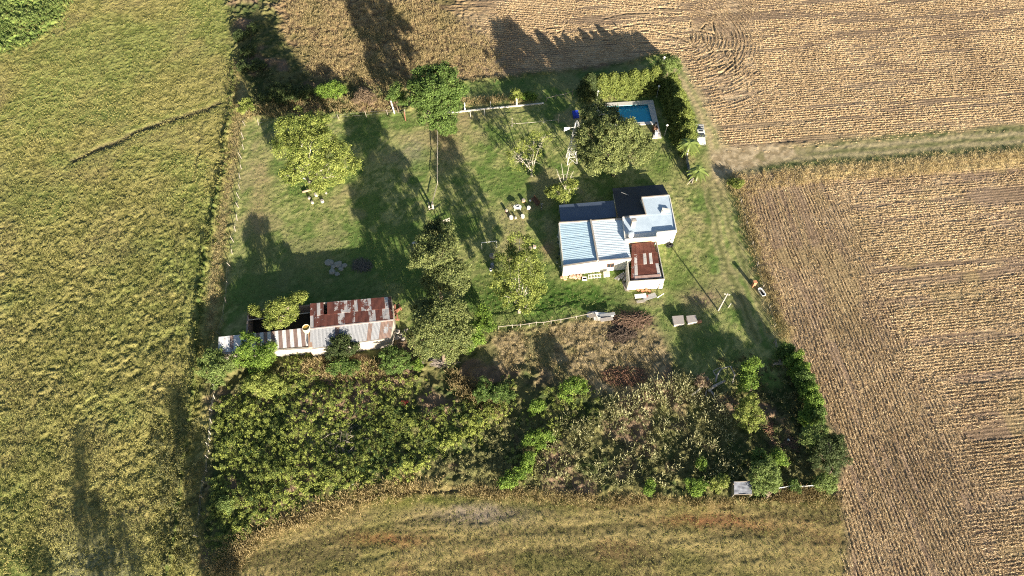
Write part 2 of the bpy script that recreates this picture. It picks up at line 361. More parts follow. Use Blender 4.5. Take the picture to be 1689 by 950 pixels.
# concentric headland rows by the junction
cxp, cyp = P(1120, 60).x, P(1120, 60).y
cr = np.hypot((X - cxp) * .75, Y - cyp); cw = sstep(PX, 1130, 1170) * (1 - sstep(PX, 1200, 1290)) * (1 - sstep(PY, 150, 200))
phN1 = 2 * math.pi * cr / .75; hts[3] += cw * .012 * np.sin(2 * math.pi * cr / 1.6 + 5 * med)
# east field: headland rows parallel to the plot, the rest along the lane
e0 = P(1215, 295); e1 = P(1400, 800); ed = (e1 - e0).normalized()
rE1 = (X - e0.x) * -ed.y + (Y - e0.y) * ed.x; sE1 = (X - e0.x) * ed.x + (Y - e0.y) * ed.y
rE1 = rE1 + .9 * (fbm(X, Y, 12, 131) - .5)
ang = R(7); rE2 = -X * math.sin(ang) + Y * math.cos(ang) + .8 * (fbm(X, Y, 16, 133) - .5); sE2 = X * math.cos(ang) + Y * math.sin(ang)
hedge_w = 1 - sstep(np.abs(rE1) + 9 * (fbm(X, Y, 5, 135, 3) - .5), 14.5, 20.5); hedge_w *= sstep(PY, 285, 330)
strk = lerp(fbm(sE2, rE2 * 17, 20, 137, 3), fbm(sE1, rE1 * 17, 20, 139, 3), hedge_w)
hts[4] = .05 * (fine - .5) + .05 * (fine2 - .5) + .06 * sstep(strk, .48, .7)
cols[4] = mixm(cols[4], C(.215, .15, .10), sstep(strk, .51, .67) * .8); cols[4] = mixm(cols[4], C(.55, .43, .23), sstep(1 - strk, .54, .7) * .5)
cols[4] = mixm(cols[4], C(.30, .215, .15), sstep(fbm(X, Y, 8, 141), .55, .7) * .5); cols[4] = mixm(cols[4], C(.37, .29, .12), sstep(fbm(X, Y, 7, 143), .58, .7) * .35)
vg = 1 - sstep(np.abs(PY - (285 - (PX - 1250) * .058)), 10, 22); vg *= sstep(PX, 1290, 1340); cols[4] = mixm(cols[4], C(.56, .44, .22), vg * .8); hts[4] += vg * (.15 * cl)
phE = 2 * math.pi * rE2 / .6; phE1 = 2 * math.pi * rE1 / .6
# verge, track, bottom field, dry yard, crop
cols[5] = mixm(C(.10, .115, .045), C(.25, .22, .11), sstep(an * .5 + sm * .5, .38, .62)); hts[5] = .12 * (fine - .5) + .06 * fine2
ln = (PX - 1200) / 489.0
for off, c, k in ((-12 + 0, (.09, .12, .04), .8), (2, (.40, .33, .20), .75), (14, (.40, .33, .20), .65), (26, (.09, .12, .04), .7), (8, (.14, .15, .06), .5)):
    d = np.abs(PY - (256 - ln * 38 + off + (med - .5) * 5)); w = np.exp(-(d / 4.2) ** 2); cols[5] = mixm(cols[5], C(*c), w * k)
cols[6] = mixm(C(.27, .21, .125), C(.46, .37, .24), sstep(sm * .5 + fine * .5, .35, .65)); cols[6] = mixm(cols[6], C(.16, .16, .06), sstep(med, .55, .68) * .6); hts[6] = .07 * (fine - .5)
r7 = Y + .0020 * (X - 28) ** 2 + 1.0 * (med - .5); st7 = fbm(X + 3 * med, r7 * 9, 14, 151, 4); m7 = fbm(X, Y * 2, 7, 153)
cols[7] = mixm(C(.125, .105, .045), C(.30, .24, .10), sstep(st7 * .68 + fine * .12 + fine2 * .2, .36, .62)); cols[7] = mixm(cols[7], C(.23, .135, .065), sstep(m7, .55, .70) * .35); cols[7] = mixm(cols[7], C(.12, .13, .035), sstep(fbm(X, Y * 1.6, 6, 155), .54, .66) * .4)
for a in ((790, 845, 70, 18, (.26, .21, .15), 1.2), (640, 890, 60, 12, (.24, .12, .05), 1.0), (1190, 860, 90, 12, (.25, .12, .055), 1.0), (700, 825, 130, 10, (.13, .15, .03), 1.0), (1330, 815, 60, 10, (.10, .16, .02), 1.3)):
    patch(7, *a)
hts[7] = .06 * sstep(st7, .4, .65) + .06 * (fine - .5) + .10 * fine2
d = polydist(QX, QY, [(345, 895), (440, 868), (540, 838), (640, 812), (760, 806)]); w = np.exp(-(d / 2.2) ** 2); hts[7] -= .32 * w; cols[7] = mixm(cols[7], C(.10, .085, .05), w * .7)
cols[8] = mixm(C(.16, .13, .07), C(.34, .265, .15), sstep(sm * .4 + fine * .6, .34, .66)); cols[8] = mixm(cols[8], C(.13, .14, .05), sstep(med, .52, .66) * .6); hts[8] = .10 * cl + .14 * (fine - .5)
cols[9] = mixm(C(.07, .125, .025), C(.20, .27, .07), sstep(fine * .6 + sm * .4, .4, .62)); hts[9] = .5 * cl + .2 * fine
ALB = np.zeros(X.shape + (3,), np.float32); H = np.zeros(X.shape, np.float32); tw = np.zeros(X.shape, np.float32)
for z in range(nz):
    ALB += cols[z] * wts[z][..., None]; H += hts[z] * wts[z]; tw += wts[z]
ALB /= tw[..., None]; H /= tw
H[inpool] = -2.4
ROWW = blur(((zone == 3) | (zone == 4)).astype(np.float32), 3) * np.where(zone == 3, 1 - .8 * wst, 1.0)
znN = PY < 268 - (PX - 1200) * .07
PH = np.where(znN, phN, phE); PH1 = np.where(znN, phN1, phE1); RMX = np.where(znN, cw, hedge_w).astype(np.float32)
def ground_mat(name, sc, var, bd, rows=False):
    m, n, l, b = nodes_of(name)
    a = n.new('ShaderNodeAttribute'); a.attribute_name = 'albedo'
    g = n.new('ShaderNodeNewGeometry'); f = noise(n, l, sc, 5, 0.75, g.outputs['Position']); f2 = noise(n, l, sc * 0.22, 3, 0.6, g.outputs['Position'])
    k = mathn(n, l, 'MULTIPLY_ADD', mathn(n, l, 'SUBTRACT', f, 0.5), var * 2.2, 1.0)
    k = mathn(n, l, 'MULTIPLY_ADD', mathn(n, l, 'SUBTRACT', f2, 0.5), var * 0.9, k)
    hgt = f
    if rows:
        p = n.new('ShaderNodeAttribute'); p.attribute_name = 'row_phase'; w = n.new('ShaderNodeAttribute'); w.attribute_name = 'row_weight'
        nn = noise(n, l, 0.9, 3, 0.6, g.outputs['Position'])
        s = mathn(n, l, 'SINE', mathn(n, l, 'MULTIPLY_ADD', nn, 2.6, p.outputs['Fac']))
        p2 = n.new('ShaderNodeAttribute'); p2.attribute_name = 'row_phase_b'; rm = n.new('ShaderNodeAttribute'); rm.attribute_name = 'row_mix'
        s2 = mathn(n, l, 'SINE', mathn(n, l, 'MULTIPLY_ADD', nn, 2.6, p2.outputs['Fac']))
        s = mathn(n, l, 'MULTIPLY_ADD', mathn(n, l, 'SUBTRACT', s2, s), rm.outputs['Fac'], s)
        s = mathn(n, l, 'MULTIPLY', s, mathn(n, l, 'MULTIPLY_ADD', noise(n, l, 0.5, 5, 0.75, g.outputs['Position']), 3.4, -0.8))
        s = mathn(n, l, 'MULTIPLY', s, w.outputs['Fac'])
        k = mathn(n, l, 'MULTIPLY_ADD', s, 0.26, k)
        hgt = mathn(n, l, 'MULTIPLY_ADD', s, 0.10, f)
    k = mathn(n, l, 'MAXIMUM', k, 0.25)
    v = n.new('ShaderNodeVectorMath'); v.operation = 'SCALE'; l.new(a.outputs['Color'], v.inputs[0]); l.new(k, v.inputs['Scale'])
    l.new(v.outputs[0], b.inputs['Base Color']); b.inputs['Roughness'].default_value = 0.95; b.inputs['Specular IOR Level'].default_value = 0.1
    bump(n, l, b, hgt, bd)
    return m
GM = [ground_mat('weedy_soil', 4, .45, .15), ground_mat('pasture_grass', 5.5, .5, .14), ground_mat('mown_grass', 7, .5, .09), ground_mat('north_stubble', 4.5, .8, .22, True),
      ground_mat('east_stubble', 4.5, .8, .22, True), ground_mat('verge_grass', 5, .32, .08), ground_mat('packed_dirt', 4, .22, .05), ground_mat('dry_grass', 6, .5, .12), ground_mat('dry_yard_grass', 5, .42, .14), ground_mat('crop_leaves', 3.5, .42, .15)]
NY, NX = X.shape
idx = np.arange(NY * NX, dtype=np.int32).reshape(NY, NX)
quads = np.stack([idx[:-1, :-1], idx[:-1, 1:], idx[1:, 1:], idx[1:, :-1]], -1).reshape(-1, 4); qz = zone[:-1, :-1].reshape(-1)
V = np.stack([X, Y, H], -1).reshape(-1, 3); A4 = np.concatenate([ALB, np.ones(X.shape + (1,), np.float32)], -1).reshape(-1, 4)
PHf = PH.reshape(-1); PH1f = PH1.reshape(-1); RMXf = RMX.reshape(-1); RWf = ROWW.reshape(-1)
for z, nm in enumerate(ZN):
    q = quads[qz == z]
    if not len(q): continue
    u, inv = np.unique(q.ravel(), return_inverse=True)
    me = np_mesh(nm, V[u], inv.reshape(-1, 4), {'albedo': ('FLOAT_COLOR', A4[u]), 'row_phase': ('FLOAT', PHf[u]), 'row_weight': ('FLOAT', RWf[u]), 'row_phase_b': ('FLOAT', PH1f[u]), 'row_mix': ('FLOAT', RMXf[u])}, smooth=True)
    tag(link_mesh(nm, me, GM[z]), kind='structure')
# plain land out to the horizon, a frame round the detailed grid
m_far = paint('far_land', (.30, .24, .11), .95, .5, .02, dirt=(.13, .15, .05), bd=0)
x0, x1, y0, y1 = -127.6, 127.6, 10.4, 151.6; FAR = 3000
mb = MB(); o = [(-FAR, -FAR), (FAR, -FAR), (FAR, FAR), (-FAR, FAR)]; i4 = [(x0, y0), (x1, y0), (x1, y1), (x0, y1)]
mb.add([(a, b, -.05) for a, b in o] + [(a, b, -.05) for a, b in i4], [(k, (k + 1) % 4, 4 + (k + 1) % 4, 4 + k) for k in range(4)])
tag(mb.build('ground', m_far), kind='structure')
def hgt(x, y):                                 # height of the grid at a point
    i = int(round((y - 10) / STEP)); j = int(round((x + 128) / STEP))
    return float(H[min(max(i, 0), NY - 1), min(max(j, 0), NX - 1)])
# ------------------------------------------------------------------ buildings
def world_poly(pts, z): return [P(x, y, z) for x, y in pts]
def corrugated(name, c00, c10, c11, c01, waves, amp, mat, parent, sheets=1, rows=1, seed=0, per=4, holes=(), tint=None, thick=0.03):
    """roof of corrugated sheets: waves run from edge c00-c10 (u) and the ridges along v; 'sheet' differs per sheet"""
    rr = random.Random(seed); c00, c10, c11, c01 = map(Vector, (c00, c10, c11, c01))
    nu = waves * per; v = []; f = []; sh = []
    tint = tint or {}
    for r in range(rows):
        vv = [tint.get((r, k), rr.random()) for k in range(sheets)]
        dz = [rr.uniform(-.015, .015) for k in range(sheets)]
        v0, v1 = r / rows - (.012 if r else 0), (r + 1) / rows
        for k in range(sheets):
            if (r, k) in holes: continue
            a = int(nu * k / sheets); b_ = int(nu * (k + 1) / sheets); base = len(v); nn = b_ - a + 1
            sk = rr.uniform(-.012, .012)
            for vi in (v0, (v0 + v1) / 2, v1):
                for i in range(a, b_ + 1):
                    u = i / nu; p = c00.lerp(c10, u).lerp(c01.lerp(c11, u), min(1, max(0, vi + (sk if rows > 1 else 0))))
                    v.append((p.x, p.y, p.z + amp * math.cos(2 * math.pi * i / per) + dz[k] + .02 * (rows - r))); sh.append(.5 + (vv[k] - .5) * (.6 if 'rust_roof' in name else 1))
            for j in range(2):
                for i in range(nn - 1):
                    f.append((base + j * nn + i, base + j * nn + i + 1, base + (j + 1) * nn + i + 1, base + (j + 1) * nn + i))
    o0 = ORIGIN[parent.name]; V_ = np.array(v, np.float32) - np.array(o0[:], np.float32)
    me = np_mesh(name, V_, np.array(f), {'sheet': ('FLOAT', np.array(sh))})
    o = link_mesh(name, me, mat, parent)
    s = o.modifiers.new('thickness', 'SOLIDIFY'); s.thickness = thick; s.offset = -1
    return o
white = paint('white_plaster', (.78, .76, .70), .85, .12, 1.2, dirt=(.62, .58, .50))
offwhite = paint('dirty_white_plaster', (.66, .63, .56), .85, .3, 1.0, dirt=(.38, .33, .27))
capm = paint('parapet_cap', (.42, .38, .33), .9, .4, 1.5, dirt=(.22, .18, .15))
tan_m = paint('tan_render', (.62, .44, .28), .9, .3, 2, dirt=(.45, .30, .20))
membrane = paint('white_roof_membrane', (.50, .60, .70), .6, .15, .8, dirt=(.36, .45, .54))
bitumen = paint('dark_roof_membrane', (.050, .058, .075), .75, .3, .8, bd=0)
greyroof = paint('shade_blue_roof_sheet', (.10, .135, .20), .7, .25, .7, dirt=(.075, .10, .15))  # sky-blue shade of the pale veranda roof is put into this navy colour
galv_w = corrugated_mat('white_painted_sheet', (.58, .68, .76), (.45, .40, .36), 1.25)
galv_b = corrugated_mat('pale_blue_sheet', (.46, .62, .73), (.44, .44, .44), 1.22)
rustm = corrugated_mat('rusted_sheet', (.62, .60, .57), (.17, .062, .042), .40)
rust_half = corrugated_mat('part_rusted_sheet', (.62, .58, .55), (.17, .06, .042), .38, 1.7)
old_galv = corrugated_mat('weathered_sheet', (.27, .28, .30), (.17, .115, .095), .74, 1.3)
stripe_m = corrugated_mat('striped_sheet', (.62, .63, .64), (.22, .155, .135), .70)
glass = paint('window_glass', (.03, .035, .04), .12, .2, 1, bd=0)
brick = paint('red_brick', (.42, .20, .11), .9, .45, 3)
orange = paint('orange_brick', (.62, .30, .16), .9, .35, 4)
wood = paint('grey_weathered_wood', (.33, .29, .24), .9, .45, 3)
palewood = paint('pale_bleached_wood', (.42, .38, .32), .9, .3, 3)
brownwood = paint('brown_wood', (.14, .075, .045), .8, .4, 3)
rusty = paint('rusty_metal', (.22, .10, .06), .8, .4, 4)
steel = paint('galvanised_steel', (.38, .38, .37), .5, .3, 4)
concrete = paint('concrete', (.42, .38, .34), .9, .3, 2, dirt=(.28, .24, .21))
whitep = paint('white_paint', (.80, .79, .76), .5, .1, 4)
blackm = paint('black_rubber', (.03, .03, .03), .8, .3, 4)
bark = paint('grey_brown_bark', (.17, .13, .095), .95, .4, 5)
palebark = paint('pale_bark', (.46, .42, .35), .95, .35, 5)
darkint = paint('shed_dirt_floor', (.06, .05, .035), .95, .4, 1)

# --- farmhouse
HO = P(1010, 400); house = thing('farmhouse', 'white flat roofed farmhouse of several joined blocks with a rust red lean-to', 'house', HO)
ZW = 3.1
A_, Mn, B_, C_, Ms, D_ = [P(x, y, ZW) for x, y in ((922, 368), (974, 365), (1030, 361), (1041, 427), (986, 431.5), (929.5, 440))]
m = MB(); m.prism([A_, D_, Ms, C_, B_, Mn], -.3, ZW - .12)
wallw = m.build('wall', white, house); wallw['label'] = 'white plastered wall of the west wing'
def inset(p, q, d): return Vector(p) + (Vector(q) - Vector(p)).normalized() * d
up = lambda p, dz: Vector((p[0], p[1], p[2] + dz))
# corrugation ridges run down each slope (east-west); u runs north to south
corrugated('west_roof', up(A_, -.06), up(D_, -.06), up(Ms, .12), up(Mn, .12), 24, .010, galv_b, house, 16, 1, 3)
corrugated('middle_roof', up(Mn, .12), up(Ms, .12), up(C_, -.08), up(B_, -.08), 24, .012, galv_w, house, 16, 1, 4)
m = MB(); m.wall(Mn, Ms, ZW - .1, ZW + .52, .28); m.build('dividing_parapet', capm, house)
m = MB(); m.wall(inset(D_, Ms, -.1), inset(Ms, D_, .14), ZW - .14, ZW + .30, .32); m.wall(inset(Ms, C_, .14), C_, ZW - .14, ZW + .30, .26)
m.build('south_parapet', capm, house)
m = MB(); m.wall(A_, Mn, ZW - .14, ZW + .22, .22); m.wall(inset(Mn, B_, .15), B_, ZW - .14, ZW + .22, .22); m.build('north_parapet', capm, house)
m = MB(); m.wall(up(A_, 0), inset(D_, A_, .2), ZW - .14, ZW + .04, .16); m.build('west_gutter', offwhite, house)
# window in the south wall with frame and bars
wd = (C_ - Ms).normalized(); wn_ = Vector((wd.y, -wd.x, 0)).normalized()
wc = P(1008.5, 443.5, 1.75); t_ = (wc - Ms).dot(wd); wp = Ms + wd * t_; wp.z = 1.75
m = MB(); m.box(wp + wn_ * .05, 1.15, .06, .95, math.atan2(wd.y, wd.x)); win = m.build('window', glass, house)
m = MB()
for dx in (-.58, 0, .58): m.box(wp + wd * dx + wn_ * .09, .07, .06, 1.02, math.atan2(wd.y, wd.x))
for dz in (-.5, .5): m.box(wp + Vector((0, 0, dz)) + wn_ * .095, 1.22, .06, .07, math.atan2(wd.y, wd.x))
m.build('frame', rusty, win)
for i, (px, py, w_) in enumerate(((961, 443.5, .9), (985, 440, .55))):        # small shelves on the wall
    pos = P(px, py, 1.7); e_ = (Ms - D_).normalized() if px < 986 else wd; base_ = D_ if px < 986 else Ms
    q = base_ + e_ * ((pos - base_).dot(e_)); q.z = 1.75; nn_ = Vector((e_.y, -e_.x, 0)).normalized()
    m = MB(); m.box(q + nn_ * .1, w_, .18, .06, math.atan2(e_.y, e_.x)); m.build('ledge', offwhite, house)
# north-west veranda roof, low, in the shade
n1, n2, n3, n4 = P(922, 338, 2.15), P(1012, 330.5, 2.15), P(1017, 357.5, 2.55), P(925, 367, 2.55)
m = MB(); m.slab([n1, n4, n3, n2], .12); m.build('veranda_roof', greyroof, house)
for p in (n1, n1.lerp(n2, .33), n1.lerp(n2, .66), inset(n2, n1, .2)):
    m = MB(); m.tube([(p.x + .1, p.y - .15, 0), (p.x + .1, p.y - .15, p.z - .1)], .06); m.build('veranda_post', wood, house)
# north-east dark roof
ZD = 2.75
d1, d2, d3, d4, d5, d6 = P(1010, 310.5, 1.4), P(1093, 304, 1.4), P(1103.5, 322, 2.2), P(1059, 326, 2.2), P(1066, 353, 3.35), P(1020, 358.5, 3.35)
m = MB()
m.add([d1, d2, d3, d4, d5, d6] + [up(p, -.14) for p in (d1, d2, d3, d4, d5, d6)], [(0, 5, 3, 1), (1, 3, 2), (5, 4, 3), (6, 7, 9, 11), (7, 8, 9), (11, 9, 10)] + [(i, (i + 1) % 6, 6 + (i + 1) % 6, 6 + i) for i in range(6)])
m.build('dark_roof', bitumen, house)
m = MB(); m.prism([inset(d1, d2, .25) - Vector((0, .25, 0)), inset(d6, d5, .2), inset(d5, d6, .2), d4, d3 + Vector((-.2, 0, 0)), d2 + Vector((-.3, -.3, 0))], -.3, [1.2, 2.9, 2.9, 1.9, 1.9, 1.2]); m.build('north_wall', offwhite, house)
m = MB(); m.bar(P(1025, 317, 1.85), P(1037, 322, 2.15), .07); m.build('roof_pipe', steel, house)
# east block, taller, L-shaped
ZE = 3.45
e = [P(x, y, ZE) for x, y in ((1058, 326), (1104, 322), (1116, 381), (1083, 384.5), (1083.5, 392), (1031, 396), (1027, 358), (1066, 354.5))]
m = MB(); m.prism(list(reversed(e)), -.3, ZE - .2); wl_ = m.build('wall', white, house); wl_['label'] = 'white wall of the taller east block'
def lower(p, dz): return Vector((p.x, p.y, p.z - dz))
# roof of the L: two sheets, falling gently to the south-west
m = MB(); m.slab([lower(e[0], -.02), lower(e[7], .02), lower(e[2].lerp(e[1], .46), .05), lower(e[1], 0)], .1)
m.slab([lower(e[7], .05), lower(e[3], .24), lower(e[2], .22), lower(e[2].lerp(e[1], .46), .06)], .1); m.build('east_roof', membrane, house)
m = MB(); m.slab([lower(e[6], .10), lower(e[5], .24), lower(e[4], .25), lower(e[3], .22), lower(e[7], .07)], .1); m.build('tank_roof', membrane, house)
m = MB()
m.wall(e[0], e[1], ZE - .2, ZE + .14, .22); m.wall(e[7], inset(e[0], e[7], .11), ZE - .2, ZE + .12, .2); m.wall(e[6], inset(e[7], e[6], .1), ZE - .2, ZE + .13, .22)
m.build('north_parapet', capm, house)
m = MB(); m.wall(inset(e[2], e[1], -.05), inset(e[1], e[2], .11), ZE - .2, ZE + .05, .14); m.build('east_edge', white, house)
m = MB(); m.wall(e[3], e[2], ZE - .3, ZE + .22, .24); m.wall(inset(e[5], e[4], -.05), e[4], ZE - .3, ZE + .24, .24); m.wall(inset(e[4], e[3], .12), inset(e[3], e[4], .12), ZE - .3, ZE + .2, .2)
m.build('south_parapet', white, house)
m = MB(); m.wall(inset(e[6], e[5], .1), inset(e[5], e[6], .12), ZE - .3, ZE + .18, .18); m.build('west_parapet', white, house)
m = MB(); m.box(P(1098, 346, ZE + .12), 1.3, .5, .3, -.2); m.box(P(1093, 350, ZE + .1), .5, .45, .35, -.2); m.build('roof_hatch', white, house)
# orange band, annex
ZA = 2.7
a1, a2, a3, a4 = P(1033, 402, ZA), P(1083, 397.5, ZA), P(1096, 460, ZA), P(1038, 464, ZA)
m = MB(); m.wall(P(1032, 399.5, 2.95), P(1083, 395.5, 2.95), 2.2, 3.1, .16); m.build('flashing_band', tan_m, house)
an = MB()
for p, q, t__ in ((a1, a4, .15), (a4, a3, .16), (a3, a2, .10)): an.wall(p, q, -.3, ZA - (.0 if t__ > .12 else .05), t__)
an.build('annex_wall', offwhite, house)
r1, r2, r3, r4 = P(1042, 402.5, 2.8), P(1078, 399, 2.8), P(1091.5, 458, 2.5), P(1041, 462, 2.5)
mid_a = r1.lerp(r4, .30); mid_b = r2.lerp(r3, .30); mid_c = r1.lerp(r4, .60); mid_d = r2.lerp(r3, .60)
corrugated('annex_roof', r1, r2, mid_b, mid_a, 24, .03, rustm, house, 6, 1, 11, tint={(0, k): .75 for k in range(6)})
corrugated('annex_roof', lower(mid_a, .03), lower(inset(mid_b, mid_a, -.25), .03), lower(inset(mid_d, mid_c, -.1), .03), lower(mid_c, .03), 28, .03, rustm, house, 9, 1, 12,
           tint={(0, 0): .6, (0, 1): .34, (0, 2): .7, (0, 3): .8, (0, 4): -.9, (0, 5): .8, (0, 6): -.9, (0, 7): .75, (0, 8): .7})
corrugated('annex_roof', lower(mid_c, .06), lower(mid_d, .06), lower(r3, .02), lower(r4, .02), 30, .03, rustm, house, 9, 1, 13, tint={(0, 0): .5, (0, 1): -.9, (0, 2): .7, (0, 3): .75, (0, 4): .8, (0, 5): .75, (0, 6): .8, (0, 7): .7, (0, 8): -.2})
m = MB(); q1, q2 = r4.lerp(r3, .12), r4.lerp(r3, .95); bk = (r1 - r4).normalized() * .7
m.slab([lower(q1, -.05), lower(q2, -.05), lower(q2 + bk, -.08), lower(q1 + bk, -.08)], .04); m.build('roof_edging', paint('pale_rust_edge', (.42, .30, .26), .8, .4, 1.5, dirt=(.20, .09, .06)), house)
m = MB(); q = P(1095, 469, 1.0)
m.box((q.x - 2.2, q.y, .95), .62, .08, 1.9, .05); m.build('door', orange, house)
m = MB(); m.box((q.x - 1.4, q.y - .1, .9), .75, .3, 1.7, .05); m.box((q.x - .5, q.y - .15, .8), .6, .4, 1.3, .05); m.build('side_hut', white, house)
def on_roof(px, py, z): return P(px, py, z)
tk = P(1040, 390, ZE - .1); th = thing('water_tank', 'round white water tank standing on the farmhouse roof', 'water tank', tk)
m = MB(); m.lathe(tk, [(.50, 0), (.52, .3), (.50, .95), (.46, 1.02)], 20); m.build('tank_body', whitep, th, True)
m = MB(); m.lathe(tk + Vector((0, 0, 1.0)), [(.5, 0), (.49, .06), (.2, .13)], 20); m.build('lid', paint('pale_blue_plastic', (.50, .58, .64), .5, .1, 3), th)
m = MB(); m.tube([tk + Vector((-.6, .1, 0)), tk + Vector((-.55, .1, .7)), tk + Vector((-.3, .1, .9))], .04); m.build('pipe', steel, th)
ck = P(1043.5, 372, ZE - .12); th = thing('chimney', 'square grey chimney on the farmhouse roof north of the tank', 'chimney', ck)
m = MB(); m.box(ck + Vector((0, 0, .75)), .72, .62, 1.5, .08); m.build('flue_block', paint('chimney_render', (.36, .34, .31), .9, .25, 2), th)
m = MB(); m.box(ck + Vector((0, 0, 1.56)), .86, .78, .12, .08); m.box(ck + Vector((0, 0, 1.63)), .5, .42, .03, .08); m.build('cap', concrete, th)

# --- old shed with pen
shedwall = paint('stained_shed_wall', (.46, .42, .36), .9, .4, 1.3, dirt=(.25, .21, .17))
so_ = P(510, 545); shed = thing('tin_shed', 'long low shed with rust red roof, striped wing and roofless pen', 'shed', so_)
ZR, ZN_, ZS = 3.9, 3.4, 2.9
s1, s2 = P(511.5, 501, ZN_), P(645, 489.5, ZN_); s3, s4 = P(649, 527.5, ZR), P(512, 542.5, ZR)
holes = {(0, 4)}
tt = {(1, k): .62 for k in range(1, 8)}; tt.update({(0, 0): .62, (1, 0): -.4, (0, 2): -.15, (1, 18): .05, (1, 21): .0, (1, 22): -.05, (0, 23): .5, (1, 23): .7})
corrugated('rust_roof', s1, s2, s3, s4, 72, .02, rust_half, shed, 24, 2, 21, holes=holes, tint=tt)
s5, s6 = P(511.5, 575, ZS), P(644.5, 556.5, ZS)
tt = {(0, k): .1 for k in range(20)}; tt.update({(0, 6): .9, (0, 14): .9, (0, 17): .9, (0, 18): .7, (0, 19): .95, (0, 1): .35})
corrugated('south_roof', up(s4, -.06), up(s3, -.06), s6, s5, 60, .02, old_galv, shed, 20, 1, 22, tint=tt)
m = MB(); m.bar(up(s4, .03), up(s3, .03), .22, .06); m.build('ridge_cap', paint('pale_ridge', (.55, .46, .42), .8, .3, 2), shed)
m = MB()
m.wall(s5, s6, -.3, ZS - .1, .25); m.wall(s1, s2, -.3, ZN_ - .1, .22); m.prism([inset(s2, s1, .05), inset(s2, s1, .3), inset(s3, s4, .3), inset(s6, s5, .3), inset(s6, s5, .05), inset(s3, s4, .05)], -.3, [ZN_ - .08, ZN_ - .08, ZR - .1, ZS - .08, ZS - .08, ZR - .1])
m.prism([inset(s1, s2, .05), inset(s4, s3, .05), inset(s5, s6, .05), inset(s5, s6, .25), inset(s4, s3, .25), inset(s1, s2, .25)], -.3, [ZN_ - .08, ZR - .1, ZS - .08, ZS - .08, ZR - .1, ZN_ - .08])
m.build('wall', shedwall, shed)
w1, w2 = P(361, 556, 2.7), P(508, 540.5, 3.0); w3, w4 = P(511, 570.5, 2.7), P(360, 582, 2.4)
tt = {(0, k): (.05 if k % 2 else .9) for k in range(24)}; tt.update({(0, k): .25 for k in (0, 2, 4, 6, 8)}); tt[(0, 1)] = .6; tt[(0, 3)] = .75
corrugated('striped_roof', w1, w2, w3, w4, 72, .02, stripe_m, shed, 24, 1, 23, tint=tt)
m = MB(); m.wall(w4, w3, -.3, 2.3, .22); m.wall(w1, w4, -.3, 2.3, .22); m.wall(w1, w2, -.3, 2.65, .2); m.build('wing_wall', shedwall, shed)
m = MB(); m.wall(P(362, 583, 2.35), P(511, 572, 2.6), 2.15, 2.33, .3); m.build('wing_eave', shedwall, shed)
k1, k2, k3 = P(409, 513, 2.5), P(512, 502, 2.6), P(407, 551, 2.4)
m = MB(); m.wall(k1, k2, -.3, 2.4, .25); m.wall(k1, k3, -.3, 2.4, .25); m.build('pen_wall', paint('bare_brick_wall', (.34, .26, .21), .95, .4, 1.5, dirt=(.16, .13, .11)), shed)
m = MB(); m.bar(P(409, 528, 2.4), P(513, 515.5, 2.5), .12); m.build('pen_beam', palewood, shed)
m = MB(); m.prism([P(411, 515, .1), P(511, 503, .1), P(511, 548, .1), P(411, 556, .1)][::-1], 0, .06); m.build('pen_floor', darkint, shed)
bt = P(510.5, 552, 0); th = thing('brick_water_tower', 'narrow brick column carrying a round yellow topped tank by the shed', 'water tower', bt)
m = MB(); m.wall(P(511.5, 543, 3.0), P(512.5, 574, 3.0), -.2, 3.25, .55); m.build('brick_pier', paint('mottled_brick', (.46, .30, .21), .95, .4, 2, dirt=(.30, .20, .15)), th)
tk = P(507, 545, 3.25)
m = MB(); m.lathe(tk, [(.58, 0), (.62, .5), (.60, 1.0), (.52, 1.0), (.5, .82), (.02, .8)], 22); m.build('tank', paint('cream_tank', (.70, .60, .42), .7, .25, 2), th, True)
m = MB(); m.lathe(tk + Vector((0, 0, .84)), [(.52, 0), (.50, .04)], 22); m.build('tank_top', paint('ochre_scum', (.50, .33, .08), .8, .4, 3), th)

# --- little tarp-roofed shelter, bottom right
q = P(1225, 812); th = thing('tarp_shelter', 'small square shelter with a faded tarp roof at the thicket corner', 'shelter', q)
c = [P(1210.5, 794.5, 1.9), P(1240, 793.5, 1.9), P(1240.5, 815, 1.6), P(1211, 815.5, 1.6)]
m = MB(); nseg = 10; vs = []; fs = []; rr = random.Random(5)
for i in range(nseg + 1):
    for j in range(nseg + 1):
        p = c[0].lerp(c[1], i / nseg).lerp(c[3].lerp(c[2], i / nseg), j / nseg); vs.append((p.x, p.y, p.z + rr.uniform(-.05, .05) - .08 * math.sin(math.pi * i / nseg)))
for i in range(nseg):
    for j in range(nseg): k = i * (nseg + 1) + j; fs.append((k, k + 1, k + nseg + 2, k + nseg + 1))
m.add(vs, fs); tr = m.build('tarp_roof', paint('faded_tarp', (.24, .26, .30), .7, .5, 2.2, dirt=(.06, .05, .06)), th, True)
for p in c:
    m = MB(); m.tube([(p.x, p.y, -.1), (p.x, p.y, p.z - .03)], .06); m.build('corner_post', wood, th)
for a_, b_ in ((3, 2), (0, 1)):
    m = MB(); m.bar(up(c[a_], -.06), up(c[b_], -.06), .09); m.build('roof_rail', wood, th)
m = MB(); m.wall(c[0], c[3], 0, 1.55, .06); m.wall(c[0], c[1], 0, 1.7, .06); m.build('plank_wall', wood, th)

